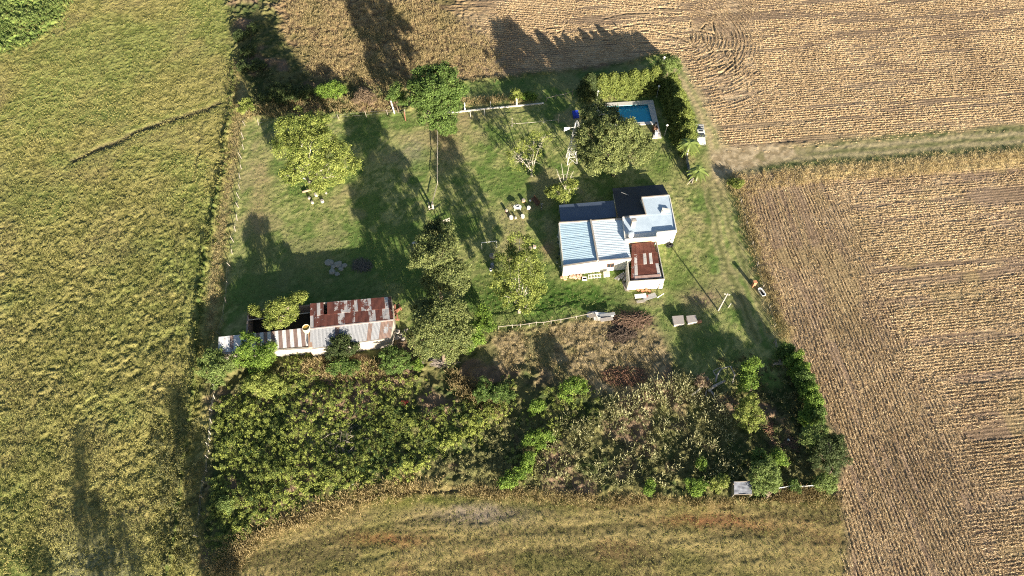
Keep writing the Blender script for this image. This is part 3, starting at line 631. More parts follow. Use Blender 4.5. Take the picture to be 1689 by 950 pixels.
# --- pool
po = P(1035, 190); pool = thing('swimming_pool', 'rectangular blue swimming pool with pale tiled deck inside the hedge', 'swimming pool', po)
wa, wb, wc_, wd_ = P(995, 176.5), P(1068, 172.7), P(1076, 201), P(1000, 205)
oa, ob, oc, od = P(978, 172), P(1077, 165.5), P(1091, 228), P(1076, 229)
inner = [wa, wb, wc_, wd_]
tile = paint('pale_deck_tiles', (.62, .60, .56), .7, .2, 2); blue = paint('pool_blue_tiles', (.13, .80, .95), .5, .15, 2)
m = MB(); z1 = .14
def strip(a, b, c, d): m.prism([a, b, c, d], -.3, z1)
oe = wd_ + (wd_ - wa).normalized() * .7 + (wd_ - wc_).normalized() * .5; of = wc_ + (wc_ - wb).normalized() * .75
s_in = ob.lerp(oc, .62); 
mid_e = ob + (oc - ob) * ((of - ob).dot((oc - ob)) / (oc - ob).length_squared)
strip(oa, wa, wb, ob); strip(wb, wc_, of, mid_e) if False else None
m.prism([wb, wc_, of, mid_e, ob], -.3, z1); m.prism([wc_, wd_, oe, of], -.3, z1 - .003); m.prism([wd_, wa, oa, oe], -.3, z1 - .006)
m.prism([mid_e, P(1083.5, 204.5), od, oc], -.3, z1 - .004); m.build('deck', tile, pool)
m = MB()
for p, q in ((wa, wb), (wb, wc_), (wc_, wd_), (wd_, wa)):
    n_ = Vector(((q - p).y, -(q - p).x, 0)).normalized()
    if n_.dot(po - p) > 0: n_ = -n_
    m.add([(p.x, p.y, z1 - .02), (q.x, q.y, z1 - .02), (q.x, q.y, -.75), (p.x, p.y, -.75)], [(0, 1, 2, 3)])
m.add([(p.x, p.y, -.7) for p in inner], [(0, 1, 2, 3)]); m.build('basin', blue, pool)
mw, n, l, b = nodes_of('pool_water'); tb = n.new('ShaderNodeBsdfTransparent'); tb.inputs[0].default_value = (.90, .98, 1, 1)
gb = n.new('ShaderNodeBsdfGlossy'); gb.inputs['Roughness'].default_value = .03; fr = n.new('ShaderNodeFresnel'); fr.inputs[0].default_value = 1.33
bn = n.new('ShaderNodeBump'); bn.inputs['Distance'].default_value = .02; l.new(noise(n, l, 1.5, 3, .5), bn.inputs['Height']); l.new(bn.outputs[0], gb.inputs['Normal']); l.new(bn.outputs[0], fr.inputs['Normal'])
mx = n.new('ShaderNodeMixShader'); l.new(fr.outputs[0], mx.inputs[0]); l.new(tb.outputs[0], mx.inputs[1]); l.new(gb.outputs[0], mx.inputs[2]); l.new(mx.outputs[0], n['Material Output'].inputs[0])
m = MB(); m.add([(p.x, p.y, .02) for p in inner], [(0, 1, 2, 3)]); m.build('water', mw, pool)
# ------------------------------------------------------------------ vegetation
def unit(a): return a / np.maximum(np.linalg.norm(a, axis=1, keepdims=True), 1e-6)
def leaf_quads(c, nrm, size, rng, aspect=.62):
    n = len(c); r = unit(rng.normal(size=(n, 3))); u = unit(np.cross(nrm, r)); w = np.cross(nrm, u)
    s = np.asarray(size).reshape(-1, 1); a = u * s; b = w * s * aspect
    fold = nrm * s * .18
    v = np.stack([c - a, c - b * 1.0 - fold, c + a, c + b - fold], 1).reshape(-1, 3); q = np.arange(n * 4).reshape(n, 4)
    return v, q
def crown_leaves(blobs, rng, density=1.0, leaf=.2, clump=.45, per=14, inner=.25, up_bias=.55, flat=.85):
    """leaf sprays on the outer shells of the given balls (x, y, z, r); returns centres, normals, tints"""
    cs, ns, ts = [], [], []
    B = np.array(blobs, float)
    for (x, y, z, r) in B:
        k = max(6, int(density * 4 * math.pi * r * r / (clump * clump * 2.2)))
        d = unit(rng.normal(size=(k, 3))); d[:, 2] = np.where(d[:, 2] < -.35, -d[:, 2], d[:, 2])
        rad = r * np.where(rng.random(k) < inner, rng.uniform(.35, .85, k), rng.uniform(.80, 1.14, k))
        p = np.array([x, y, z]) + d * rad[:, None] * np.array([1, 1, flat])
        keep = np.ones(k, bool)
        for (x2, y2, z2, r2) in B:
            keep &= ~(np.linalg.norm(p - np.array([x2, y2, z2]), axis=1) < r2 * .62)
        inside_ok = rng.random(k) < .12; keep |= inside_ok
        keep &= p[:, 2] > .15
        p, d = p[keep], d[keep]; k = len(p)
        if not k: continue
        tc = np.clip(rng.normal(.5, .26, k), 0, 1)
        pp = np.repeat(p, per, 0) + rng.normal(size=(k * per, 3)) * clump * np.array([.5, .5, .38])
        dd = np.repeat(d, per, 0)
        nn = unit(dd * .55 + np.array([0, 0, up_bias]) + rng.normal(size=dd.shape) * .62)
        cs.append(pp); ns.append(nn); ts.append(np.clip(np.repeat(tc, per) + rng.normal(0, .13, k * per), 0, 1))
    return np.concatenate(cs), np.concatenate(ns), np.concatenate(ts)
def leaf_mesh(name, c, n, t, size, rng, mat, parent, aspect=.62, origin=None):
    c = np.asarray(c); ok = c[:, 2] > .02; c, n, t = c[ok], n[ok], t[ok]
    sz = size * rng.uniform(.65, 1.3, len(c)); v, q = leaf_quads(c, n, sz, rng, aspect)
    o0 = ORIGIN[parent.name] if parent is not None else Vector(origin)
    me = np_mesh(name, v - np.array(o0[:]), q, {'tint': ('FLOAT', np.repeat(t, 4))})
    o = link_mesh(name, me, mat, parent)
    if parent is None: o.location = o0; ORIGIN[o.name] = Vector(o0)
    return o
def limbs(m, base, blobs, h0, r0, rng, lean=None, n=6, twigs=0):
    """tapered trunk from the base to a fork, limbs from the fork into each ball of the crown"""
    fork = Vector((base.x, base.y, h0)) + (lean or Vector((0, 0, 0)))
    m.tube([base + Vector((0, 0, -.3)), base.lerp(fork, .5) + Vector((rng.uniform(-.1, .1), rng.uniform(-.1, .1), 0)), fork], [r0 * 1.25, r0 * .95, r0 * .8], 8)
    for (x, y, z, r) in blobs:
        e = Vector((x, y, z)); k1 = fork.lerp(e, .5) + Vector((rng.uniform(-.3, .3), rng.uniform(-.3, .3), rng.uniform(.0, .5)))
        m.tube([fork - Vector((0, 0, .1)), k1, e, e + (e - k1).normalized() * r * .6], [r0 * .5, r0 * .32, r0 * .2, r0 * .07], n)
        for _ in range(twigs):
            d = Vector((rng.uniform(-1, 1), rng.uniform(-1, 1), rng.uniform(-.1, 1))).normalized()
            s_ = k1.lerp(e, rng.uniform(.2, 1)); q_ = s_ + d * r * rng.uniform(.6, 1.1)
            m.tube([s_, s_.lerp(q_, .5) + Vector((0, 0, rng.uniform(0, .2))), q_], [r0 * .16, r0 * .10, r0 * .04], 4)
F_PALE = foliage('yellow_green_leaves', (.08, .12, .02), (.34, .38, .095), .25)
F_MID = foliage('mid_green_leaves', (.045, .085, .02), (.16, .24, .055), .24)
F_OLIVE = foliage('olive_leaves', (.055, .08, .025), (.24, .27, .09), .2)
F_DARK = foliage('dark_green_leaves', (.03, .05, .016), (.085, .115, .035), .2)
F_FRESH = foliage('fresh_green_leaves', (.06, .12, .018), (.25, .36, .06), .25)
F_SOFT = foliage('soft_feathery_leaves', (.10, .15, .04), (.24, .31, .09), .3)
F_CONI = foliage('conifer_needles', (.065, .10, .022), (.26, .30, .07), .25)
F_DRY = foliage('dry_grass_blades', (.19, .155, .07), (.60, .48, .25), .3)
F_REED = foliage('reed_blades', (.10, .125, .04), (.50, .48, .27), .3, mid=(.22, .235, .085))
F_WEED = foliage('weed_leaves', (.03, .06, .014), (.36, .41, .09), .2)
F_BROWN = foliage('dead_brown_stalks', (.10, .07, .045), (.30, .22, .14), .15)
def B3(blobs):                                  # (px, py, r_px, z) -> world balls
    out = []
    for px, py, r, z in blobs:
        p = P(px, py, z); out.append((p.x, p.y, z, r / PPM(px, py, z)))
    return out
def tree(name, label, blobs, mat, base_px, h0, r0=.25, seed=1, density=1.0, leaf=.2, clump=.5, per=14, bark_m=None, twigs=1, group=None, cat='tree', inner=.25, jitter=True):
    leaf *= .62; per = int(per * 2.6); density *= .78
    rng = np.random.default_rng(seed); rr = random.Random(seed)
    base = P(*base_px); t = thing(name, label, cat, base, group)
    bl = B3(blobs); extra = []
    if jitter:                                  # small side balls make the outline uneven
        for (x, y, z, r) in bl:
            for _ in range(5):
                a = rr.uniform(0, 6.28); k = rr.uniform(.7, 1.12); extra.append((x + math.cos(a) * r * k, y + math.sin(a) * r * k, max(.5, z + rr.uniform(-.5, .7) * r), r * rr.uniform(.2, .42)))
    m = MB(); limbs(m, base, bl, h0, r0, rr, twigs=twigs); m.build('trunk', bark_m or bark, t, True)
    c, n, tt = crown_leaves(bl + extra, rng, density, leaf, clump, per, inner)
    leaf_mesh('crown', c, n, tt, leaf, rng, mat, t); return t
tree('broadleaf_tree', 'wide yellow green tree standing alone over log seats in the west paddock', [(490, 215, 28, 9.6), (520, 207, 22, 10.6), (473, 240, 24, 7.4), (512, 245, 30, 9.2), (552, 260, 28, 7.8), (575, 274, 17, 6.5), (498, 280, 26, 5.6), (535, 288, 25, 4.5), (477, 290, 14, 4), (530, 309, 11, 3), (560, 290, 14, 4.2)],
     F_PALE, (516, 312), 2.6, .32, 1, .95, .21, .5, 13, palebark, 2, inner=.3)
tree('broadleaf_tree', 'tall dense green tree on the north fence line between the two paddocks', [(704, 130, 20, 11), (730, 125, 21, 11.5), (748, 148, 18, 10), (715, 150, 26, 11), (694, 163, 17, 9), (733, 174, 22, 8), (708, 187, 19, 7), (724, 205, 15, 5.5), (763, 148, 9, 8.5), (692, 142, 16, 10)],
     F_MID, (722, 214), 3.5, .38, 2, 1.15, .24, .5, 14)
tree('sapling', 'small green tree left of the tall dense tree beside a white post', [(655, 152, 12, 4), (664, 165, 9, 3), (648, 160, 7, 3)], F_MID, (657, 186), 1.5, .1, 3, 1.0, .2, .45, 14)
tree('bush', 'round green bush at the foot of the tall dense tree', [(738, 208, 13, 1.6), (742, 198, 10, 2.0), (733, 218, 8, 1.0), (745, 213, 8, 1.2)], F_MID, (739, 220), .5, .08, 4, 1.0, .17, .4, 14, cat='bush')
tree('sparse_tree', 'thin pale tree with bare grey branches west of the windmill', [(853, 262, 15, 3.2), (880, 238, 18, 4.4), (858, 235, 13, 4.6), (898, 226, 11, 4.8), (875, 262, 16, 3.4), (846, 248, 9, 4)], F_PALE, (877, 290), 1.4, .19, 5, .24, .17, .42, 9, palebark, 15, inner=.4)
tree('broadleaf_tree', 'large round olive green tree shading the swimming pool', [(984, 194, 24, 8.5), (1000, 194, 18, 9), (975, 222, 26, 7), (1008, 222, 32, 9), (1038, 224, 22, 8.5), (1058, 240, 19, 6.5), (1040, 252, 26, 6.5), (1000, 252, 32, 7), (970, 250, 20, 5.5), (1015, 274, 16, 4), (1065, 256, 12, 5), (985, 268, 14, 4)],
     F_OLIVE, (1012, 290), 3.2, .40, 6, 1.05, .23, .5, 13)
t5 = tree('small_tree', 'small tree with dead bare top branches north of the veranda roof', [(920, 317, 12, 2.6), (935, 312, 14, 3.0), (908, 318, 8, 2.2), (930, 327, 9, 1.8), (944, 304, 7, 3.4)], F_PALE, (930, 338), 1.2, .14, 7, .7, .17, .4, 12, palebark, 3)
m = MB(); rr = random.Random(8); f0 = P(932, 312, 3.0)
for ex in ((940, 268, 5.6), (918, 279, 5.2), (946, 282, 4.8), (955, 310, 3.6), (926, 270, 5.6)):
    e_ = P(*ex); k_ = f0.lerp(e_, .5) + Vector((rr.uniform(-.2, .2), rr.uniform(-.2, .2), 0)); m.tube([f0, k_, e_], [.09, .06, .03], 5)
    for _ in range(3):
        s_ = f0.lerp(e_, rr.uniform(.5, .9)); m.tube([s_, s_ + Vector((rr.uniform(-.7, .7), rr.uniform(-.3, .5), rr.uniform(.0, .6)))], [.04, .015], 4)
m.build('dead_branches', palebark, t5)
tree('broadleaf_tree', 'bushy olive tree behind the leaning ladder frame in the middle paddock edge', [(700, 425, 22, 8.8), (730, 422, 24, 9.4), (745, 452, 26, 8), (720, 462, 24, 6.8), (757, 470, 16, 5.5), (700, 402, 14, 9.6), (738, 392, 14, 9.2), (726, 408, 16, 9.6)], F_OLIVE, (728, 492), 2.5, .3, 9, 1.0, .21, .48, 13)
tree('small_tree', 'dark green little tree just above the bushy olive tree', [(712, 383, 13, 5), (732, 377, 12, 5.2), (720, 372, 10, 5), (738, 388, 8, 4)], F_DARK, (722, 410), 1.6, .14, 10, .9, .2, .45, 13)
tree('broadleaf_tree', 'pale green loose crowned tree on the lawn west of the farmhouse', [(857, 400, 16, 7.6), (838, 428, 16, 6.5), (868, 428, 18, 7), (880, 455, 18, 6), (850, 458, 22, 6), (824, 464, 14, 4.5), (868, 484, 20, 5), (838, 490, 14, 4.2), (868, 508, 10, 3.2), (888, 482, 10, 4.2), (855, 440, 14, 7.5)], F_PALE, (856, 515), 2.4, .28, 11, .62, .2, .48, 12, palebark, 3)
tree('broadleaf_tree', 'large spreading grey green tree east of the tin shed', [(700, 512, 20, 6.5), (735, 516, 26, 8), (715, 546, 32, 7), (750, 552, 24, 6.5), (690, 558, 18, 5), (735, 578, 18, 4.5), (765, 565, 14, 4), (762, 520, 12, 5), (705, 575, 14, 4)], F_OLIVE, (733, 596), 2.5, .34, 12, 1.1, .2, .46, 14)
tree('bush', 'vivid green bush on the east side of the large spreading tree', [(795, 520, 12, 2.4), (802, 535, 12, 2), (785, 545, 13, 2.2), (775, 560, 12, 1.8), (790, 560, 9, 1.2), (770, 575, 8, 1.2)], F_FRESH, (788, 562), .6, .1, 13, 1.1, .19, .42, 14, cat='bush')
# conifer hedge by the pool
def conifer(label, px, py, h, r, seed, group, mat=None):
    """(px, py) is where the foot stands; flaring tiers of short upswept sprays"""
    rng = np.random.default_rng(seed); base = P(px, py); t = thing('conifer', label, 'conifer', base, group)
    m = MB(); m.tube([base + Vector((0, 0, -.2)), base + Vector((0, 0, h * .9))], [.16, .03], 6); m.build('trunk', bark, t)
    k = int(420 * h * r / 6); u = rng.random(k) ** .75; z = .3 + (h - .3) * u
    a = rng.uniform(0, 2 * math.pi, k); lob = 1 + .28 * np.sin(a * 5 + z * 3 + seed) + .15 * np.sin(a * 9 - z * 5)
    rad = 1.06 * r * (1 - u) ** .58 * lob * rng.uniform(.72, 1.1, k)
    c = np.stack([base.x + np.cos(a) * rad, base.y + np.sin(a) * rad, z], 1); d = np.stack([np.cos(a), np.sin(a), np.full(k, .5)], 1)
    per = 12; c = np.repeat(c, per, 0) + rng.normal(size=(k * per, 3)) * np.array([.2, .2, .2]); d = np.repeat(d, per, 0)
    n = unit(d * .7 + rng.normal(size=d.shape) * .5); tt = np.clip(np.repeat(rng.normal(.5, .2, k), per) + rng.normal(0, .12, k * per), 0, 1)
    leaf_mesh('crown', c, n, tt, .17, rng, mat or F_CONI, t, .42)
ORD = ['westernmost', 'second', 'third', 'fourth', 'fifth', 'sixth', 'seventh', 'eighth', 'ninth', 'tenth']
row = [(970, 160, 5.2, 2.2), (991, 155, 5.1, 2.1), (1008, 154, 4.8, 2.0), (1024, 153, 5.1, 2.1), (1041, 151, 4.9, 2.0), (1058, 149, 5.1, 2.1), (1075, 147, 5.2, 2.1)]
for i, (px, py, h, r) in enumerate(row):
    h += (.5, -.3, .2, -.4, .4, -.1, .3)[i]; conifer((f'{ORD[i]} conifer' if i == 0 else f'{ORD[i]} conifer from the west') + ' in the clipped hedge north of the pool', px, py, h, r, 40 + i, 'conifers of the hedge north of the pool', F_DARK if i == 0 else None)
col = [(1103, 158, 5.2, 2.0), (1108, 173, 5.5, 2.1), (1113, 188, 5.5, 2.1), (1118, 203, 5.5, 2.2), (1123, 219, 5.6, 2.2), (1128, 235, 5.2, 2.1), (1131, 249, 4.4, 1.8)]
for i, (px, py, h, r) in enumerate(col):
    h += (.2, -.3, .4, -.2, .5, -.1, .1)[i]; conifer((f'northernmost conifer' if i == 0 else f'{ORD[i]} conifer from the north') + ' in the hedge between pool and car', px, py, h, r, 60 + i, 'conifers of the hedge east of the pool')
tree('bush', 'light green bush at the corner where the two conifer hedges meet', [(1092, 112, 12, 2.6), (1106, 106, 12, 2.4), (1100, 98, 9, 2), (1112, 114, 8, 1.6)], F_SOFT, (1100, 124), .8, .1, 14, 1.0, .18, .42, 14, cat='bush')
# palms by the gate
def palm(label, px, py, h, fr, nf, seed):
    rr = random.Random(seed); base = P(px, py); t = thing('palm_tree', label, 'palm tree', base, 'palms by the drive'); top = base + Vector((rr.uniform(-.1, .1), .1, h))
    m = MB(); m.tube([base + Vector((0, 0, -.2)), base.lerp(top, .5), top], [.24, .17, .15], 8); m.build('trunk', palebark, t, True)
    for i in range(nf):
        a = 2 * math.pi * i / nf + rr.uniform(-.2, .2); L = fr * rr.uniform(.8, 1.1); rise = rr.uniform(.25, .8); d = Vector((math.cos(a), math.sin(a), 0)); q = Vector((-d.y, d.x, 0))
        m = MB(); pts = [top + d * L * s + Vector((0, 0, rise * L * s - 1.05 * L * s * s)) for s in [k / 8 for k in range(9)]]
        m.tube(pts, [.035 * (1 - k / 10) for k in range(9)], 4)
        for k in range(1, 9):
            for sg in (-1, 1):
                for s2 in (0, .5):
                    p = pts[k].lerp(pts[k - 1], s2); w = .55 * math.sin(math.pi * min(.95, (k - s2) / 8.6 + .08)) + .12
                    e1 = p + q * sg * w + d * .22 - Vector((0, 0, .12)); m.add([p - d * .13, p + d * .13, e1], [(0, 1, 2)])
        o = m.build('frond', F_PALM, t)
F_PALM = paint('palm_frond', (.24, .31, .08), .6, .35, 3, bd=0)
palm('tall palm with arching fronds at the south end of the conifer hedge', 1131, 262, 4.2, 2.4, 13, 71)
palm('short palm with a pale leaning trunk south of the gate fence', 1148, 297, 2.4, 1.9, 10, 72)
# bushes and shrubs: (label, balls, material, base, kind)
SH = [
 ('bush', 'bright sunlit bush in the rough strip north of the west paddock', [(530, 150, 10, 1.4), (545, 146, 11, 1.6), (560, 148, 10, 1.4), (538, 157, 9, 1.0), (552, 156, 8, .9)], F_FRESH, (546, 162)),
 ('bush', 'dark low bush mass in shadow left of the bright sunlit bush', [(455, 150, 14, 1.8), (475, 152, 14, 1.7), (495, 155, 13, 1.5), (440, 160, 10, 1.3), (465, 165, 10, 1.1), (505, 150, 10, 1.4)], F_DARK, (472, 168)),
 ('bush', 'brown dry bush on the fence left of the tall dense tree', [(600, 158, 11, 1.4), (612, 164, 9, 1.1), (590, 165, 8, 1.0)], F_BROWN, (602, 172)),
 ('bush', 'dark bush at the top of the ditch under the long shadow', [(395, 60, 10, .8), (410, 85, 11, .8), (425, 110, 12, .9), (400, 110, 9, .7), (415, 50, 9, .7)], F_DARK, (410, 105)),
 ('bush', 'small round bush on the white kerb by the north gate', [(873, 158, 7, .9), (866, 161, 6, .7), (880, 161, 5, .6)], F_FRESH, (872, 165)),
 ('shrub', 'pale thin shrub beside the white post on the kerb', [(850, 152, 5, 1.6), (856, 157, 5, 1.2), (846, 160, 4, .8)], F_PALE, (852, 165)),
 ('tree', 'young light green tree growing inside the roofless pen', [(455, 510, 14, 4.6), (475, 505, 13, 5), (465, 525, 16, 4), (448, 532, 12, 3.2), (480, 522, 11, 3.8), (462, 500, 9, 5.4)], F_PALE, (466, 548)),
 ('tree', 'little light green tree behind the north wall of the pen', [(492, 492, 10, 2.8), (502, 488, 6, 3), (485, 496, 7, 2.4)], F_PALE, (493, 505)),
 ('shrub', 'small yellow shrub on the west corner of the pen wall', [(422, 514, 6, 2.7), (415, 511, 5, 2.7), (430, 518, 4, 2.6)], F_PALE, (422, 528)),
 ('bush', 'dark green bushy tree in front of the striped roof', [(415, 575, 18, 3.4), (435, 590, 16, 3), (400, 590, 15, 2.6), (425, 605, 14, 2.2), (410, 560, 10, 4), (445, 575, 10, 3.4)], F_FRESH, (420, 612)),
 ('bush', 'feathery pale green bush at the west end of the shed', [(352, 590, 14, 2.2), (365, 605, 16, 2.2), (345, 612, 12, 1.7), (380, 600, 12, 2.2), (360, 622, 12, 1.4), (338, 598, 8, 1.7)], F_SOFT, (362, 625)),
 ('bush', 'yellow green bush below the dark bushy tree at the shed', [(430, 628, 16, 2), (450, 632, 14, 1.9), (412, 635, 12, 1.5), (440, 645, 11, 1.3), (462, 640, 9, 1.4)], F_PALE, (438, 648)),
 ('bush', 'dark spiky bush overlapping the south roof of the shed', [(560, 570, 13, 3), (575, 577, 12, 2.8), (550, 580, 11, 2.6), (566, 562, 9, 3.4), (585, 572, 7, 2.6)], F_DARK, (566, 592)),
 ('bush', 'mid green bush south of the dark spiky bush', [(565, 602, 14, 1.9), (582, 606, 11, 1.6), (550, 608, 9, 1.4)], F_MID, (568, 615)),
 ('bush', 'fresh green bush at the east end of the shed', [(645, 585, 14, 2.2), (660, 590, 14, 2.2), (650, 602, 13, 1.6), (638, 598, 9, 1.6), (668, 602, 8, 1.2)], F_MID, (652, 612)),
 ('bush', 'tiny bright bush beside the heap of grey sticks', [(685, 602, 7, .9), (691, 606, 5, .7)], F_FRESH, (687, 609)),
 ('bush', 'yellowish bush at the left end of the thicket edge', [(372, 830, 9, 1.3), (380, 836, 7, 1.0), (366, 838, 6, .9)], F_SOFT, (374, 842)),
 ('bush', 'vivid upright bush right of the dead fallen trunk', [(1235, 606, 10, 2.8), (1245, 600, 9, 3), (1230, 622, 12, 2.3), (1240, 630, 11, 2), (1226, 640, 10, 1.8)], F_FRESH, (1236, 648)),
 ('tree', 'rounded yellow green tree below the vivid upright bush', [(1236, 670, 15, 3.2), (1225, 682, 13, 2.7), (1246, 685, 13, 2.7), (1236, 700, 12, 2), (1240, 660, 9, 3.4)], F_PALE, (1237, 710)),
 ('tree', 'pale billowy willow beside the tarp shelter', [(1262, 776, 14, 3), (1250, 788, 12, 2.6), (1275, 785, 12, 2.6), (1262, 800, 13, 2), (1270, 768, 9, 3.4), (1250, 772, 9, 3), (1278, 800, 9, 1.7), (1248, 804, 9, 1.7)], F_SOFT, (1263, 822)),
 ('bush', 'small soft bush touching the top of the willow', [(1253, 752, 10, 1.8), (1262, 757, 7, 1.5), (1247, 757, 6, 1.4)], F_MID, (1254, 765)),
 ('bush', 'leafy bush right of the small soft bush', [(1283, 752, 10, 1.5), (1290, 760, 7, 1.1), (1277, 760, 7, 1.1)], F_FRESH, (1283, 766)),
 ('tree', 'large dark round tree on the field edge of the plot', [(1368, 740, 20, 4), (1355, 755, 18, 3.4), (1380, 752, 16, 3.2), (1368, 768, 14, 2.4), (1385, 735, 10, 3.2), (1350, 740, 12, 3.6), (1375, 725, 11, 4)], F_DARK, (1368, 780)),
 ('tree', 'soft light green tree leaning against the large dark tree', [(1342, 718, 14, 4.2), (1354, 712, 10, 4.4), (1332, 724, 10, 3.6), (1346, 730, 11, 3.6)], F_SOFT, (1343, 748)),
 ('bush', 'round soft bush at the south corner of the field edge', [(1358, 795, 11, 1.8), (1368, 790, 9, 1.7), (1352, 802, 8, 1.2), (1370, 802, 8, 1.1)], F_SOFT, (1361, 806)),
 ('bush', 'little bush on the white rail fence', [(1306, 802, 6, 1), (1312, 806, 5, .8), (1308, 796, 4, 1.2)], F_MID, (1308, 810)),
 ('bush', 'green bush in the middle of the weedy ground by the dry yard', [(940, 640, 12, 1.8), (952, 632, 11, 1.8), (932, 652, 9, 1.4), (960, 640, 8, 1.4)], F_FRESH, (945, 652)),
 ('bush', 'green bush on the lower edge of the weeds left of the shelter', [(1140, 800, 8, 1.2), (1150, 806, 9, 1.1), (1158, 800, 7, 1), (1146, 810, 7, .8)], F_FRESH, (1149, 812)),
 ('bush', 'yellow green bush just left of the tarp shelter', [(1186, 796, 9, 1.3), (1195, 792, 8, 1.3), (1180, 804, 6, .9)], F_PALE, (1188, 806)),
 ('shrub', 'small lone yellow shrub in the weeds above the shelter', [(1158, 762, 5, 1), (1155, 768, 4, .8)], F_FRESH, (1157, 772)),
 ('bush', 'tall olive weed clump at the bottom edge of the weedy ground', [(1070, 806, 5, 1.2), (1074, 798, 5, 1.3), (1068, 812, 4, .8)], F_FRESH, (1071, 815)),
 ('bush', 'tight green clump low in the brown weeds', [(842, 790, 10, 1.1), (830, 796, 8, 1.0), (852, 782, 8, 1.2)], F_FRESH, (842, 800)),
 ('bush', 'straggling bright bush in the middle of the brown weeds', [(870, 762, 8, 1.3), (866, 772, 8, 1.1), (874, 752, 7, 1.3), (862, 780, 6, .9)], F_FRESH, (868, 784)),
 ('bush', 'broad bright bush above the straggling one', [(880, 722, 9, 1.3), (895, 716, 9, 1.3), (905, 720, 7, 1.2), (868, 726, 7, 1.1), (890, 732, 7, 1)], F_FRESH, (886, 736)),
 ('bush', 'yellow bush between the dry yard and the thicket', [(884, 672, 8, 1.1), (892, 668, 7, 1.1), (878, 680, 5, .8)], F_FRESH, (886, 682)),
 ('bush', 'dark bush at the eastern tip of the thicket', [(800, 640, 13, 1.8), (815, 650, 12, 1.7), (830, 645, 10, 1.6), (795, 655, 10, 1.3), (840, 655, 8, 1.3)], F_MID, (815, 662)),
 ('shrub', 'grey dry shrub in the shade beside the dead trunk', [(1158, 624, 7, 1.2), (1164, 630, 6, 1), (1152, 632, 5, .9)], F_BROWN, (1159, 638)),
 ('bush', 'tall sunlit bush at the left end of the ditch fence', [(405, 170, 7, 1.3), (412, 178, 6, 1.1), (400, 182, 6, 1)], F_PALE, (406, 186)),
 ('bush', 'scrubby bush on the east fence above the bathtub', [(1206, 300, 5, .8), (1213, 306, 5, .9), (1220, 300, 5, .8)], F_PALE, (1213, 310)),
]
for i, (nm, lab, bl, mt, bp) in enumerate(SH):
    nm2 = {'tree': 'young_tree'}.get(nm, nm); ztop = max(b[3] for b in bl)
    tree(nm2, lab, bl, mt, bp, max(.3, ztop * .4), .06 + .03 * ztop, 200 + i, .95, .16 if mt is not F_BROWN else .12, .36, 13, twigs=1, cat={'tree': 'tree'}.get(nm, nm))
EDG = [(1296, 583, 10, 2.4), (1310, 598, 11, 2.8), (1318, 615, 11, 3), (1326, 632, 12, 3.2), (1334, 650, 12, 3.2), (1341, 668, 11, 3), (1347, 688, 10, 2.6), (1330, 690, 9, 2)]
for i, (px, py, r, h) in enumerate(EDG):
    bl = [(px, py - 4, r, h * .75), (px - 5, py + 3, r * .8, h * .5), (px + 4, py - 10, r * .7, h), (px + 5, py + 4, r * .7, h * .45)]
    lab = ('northernmost bush' if i == 0 else f'{ORD[i]} bush from the north') + ' in the hedge along the east stubble field'
    tree('bush', lab, bl, F_FRESH if i % 3 else F_MID, (px, py + 8), h * .3, .1, 300 + i, 1.05, .17, .38, 14, group='bushes of the hedge on the field edge', cat='bush')
# tall trees south of the picture whose shadows fall into it
def far_tree(label, tip_px, h, r, seed):
    L = h / math.tan(SUN_EL); tp = P(*tip_px); b = tp + Vector((sun_dir.x, sun_dir.y, 0)).normalized() * L; b.z = 0
    rng = np.random.default_rng(seed); rr = random.Random(seed); t = thing('poplar_tree', label, 'tree', b, 'poplars south of the field')
    bl = [(b.x + rr.uniform(-.5, .5), b.y + rr.uniform(-.5, .5), h * k, r * (1.15 - abs(k - .5))) for k in (.3, .42, .54, .66, .78, .88, .96)]
    m = MB(); limbs(m, b, bl, h * .2, .3, rr); m.build('trunk', bark, t, True)
    c, n, tt = crown_leaves(bl, rng, .8, .3, .7, 10); leaf_mesh('crown', c, n, tt, .3, rng, F_MID, t)
for i, a in enumerate(((130, 735, 15, 1.9), (285, 640, 17, 2.0), (318, 720, 14, 1.6), (62, 905, 12, 1.5), (205, 850, 13, 1.2))):
    far_tree('tall poplar beyond the south edge of the pasture', a[:2], a[2], a[3], 400 + i)

# ---- ground cover nobody could count
def scatter(poly, n, rng):
    xs = [p[0] for p in poly]; ys = [p[1] for p in poly]; out = np.zeros((0, 2))
    while len(out) < n:
        q = rng.uniform([min(xs), min(ys)], [max(xs), max(ys)], (n * 2, 2)); out = np.concatenate([out, q[inpoly(q[:, 0], q[:, 1], poly)]])
    sz_ = min(max(xs) - min(xs), max(ys) - min(ys)); return out[:n] + rng.normal(size=(n, 2)) * min(7, sz_ * .08)
def px_world(q):
    u = (q[:, 0] - PCX) / FPX; v = (PCY - q[:, 1]) / FPX; k = -CAM_H / (-ct + v * st)
    return np.stack([u * k, (st + v * ct) * k, np.zeros(len(q))], 1)
def groundz(p):
    i = np.clip(np.rint((p[:, 1] - 10) / STEP).astype(int), 0, NY - 1); j = np.clip(np.rint((p[:, 0] + 128) / STEP).astype(int), 0, NX - 1); return H[i, j]
rng = np.random.default_rng(77)
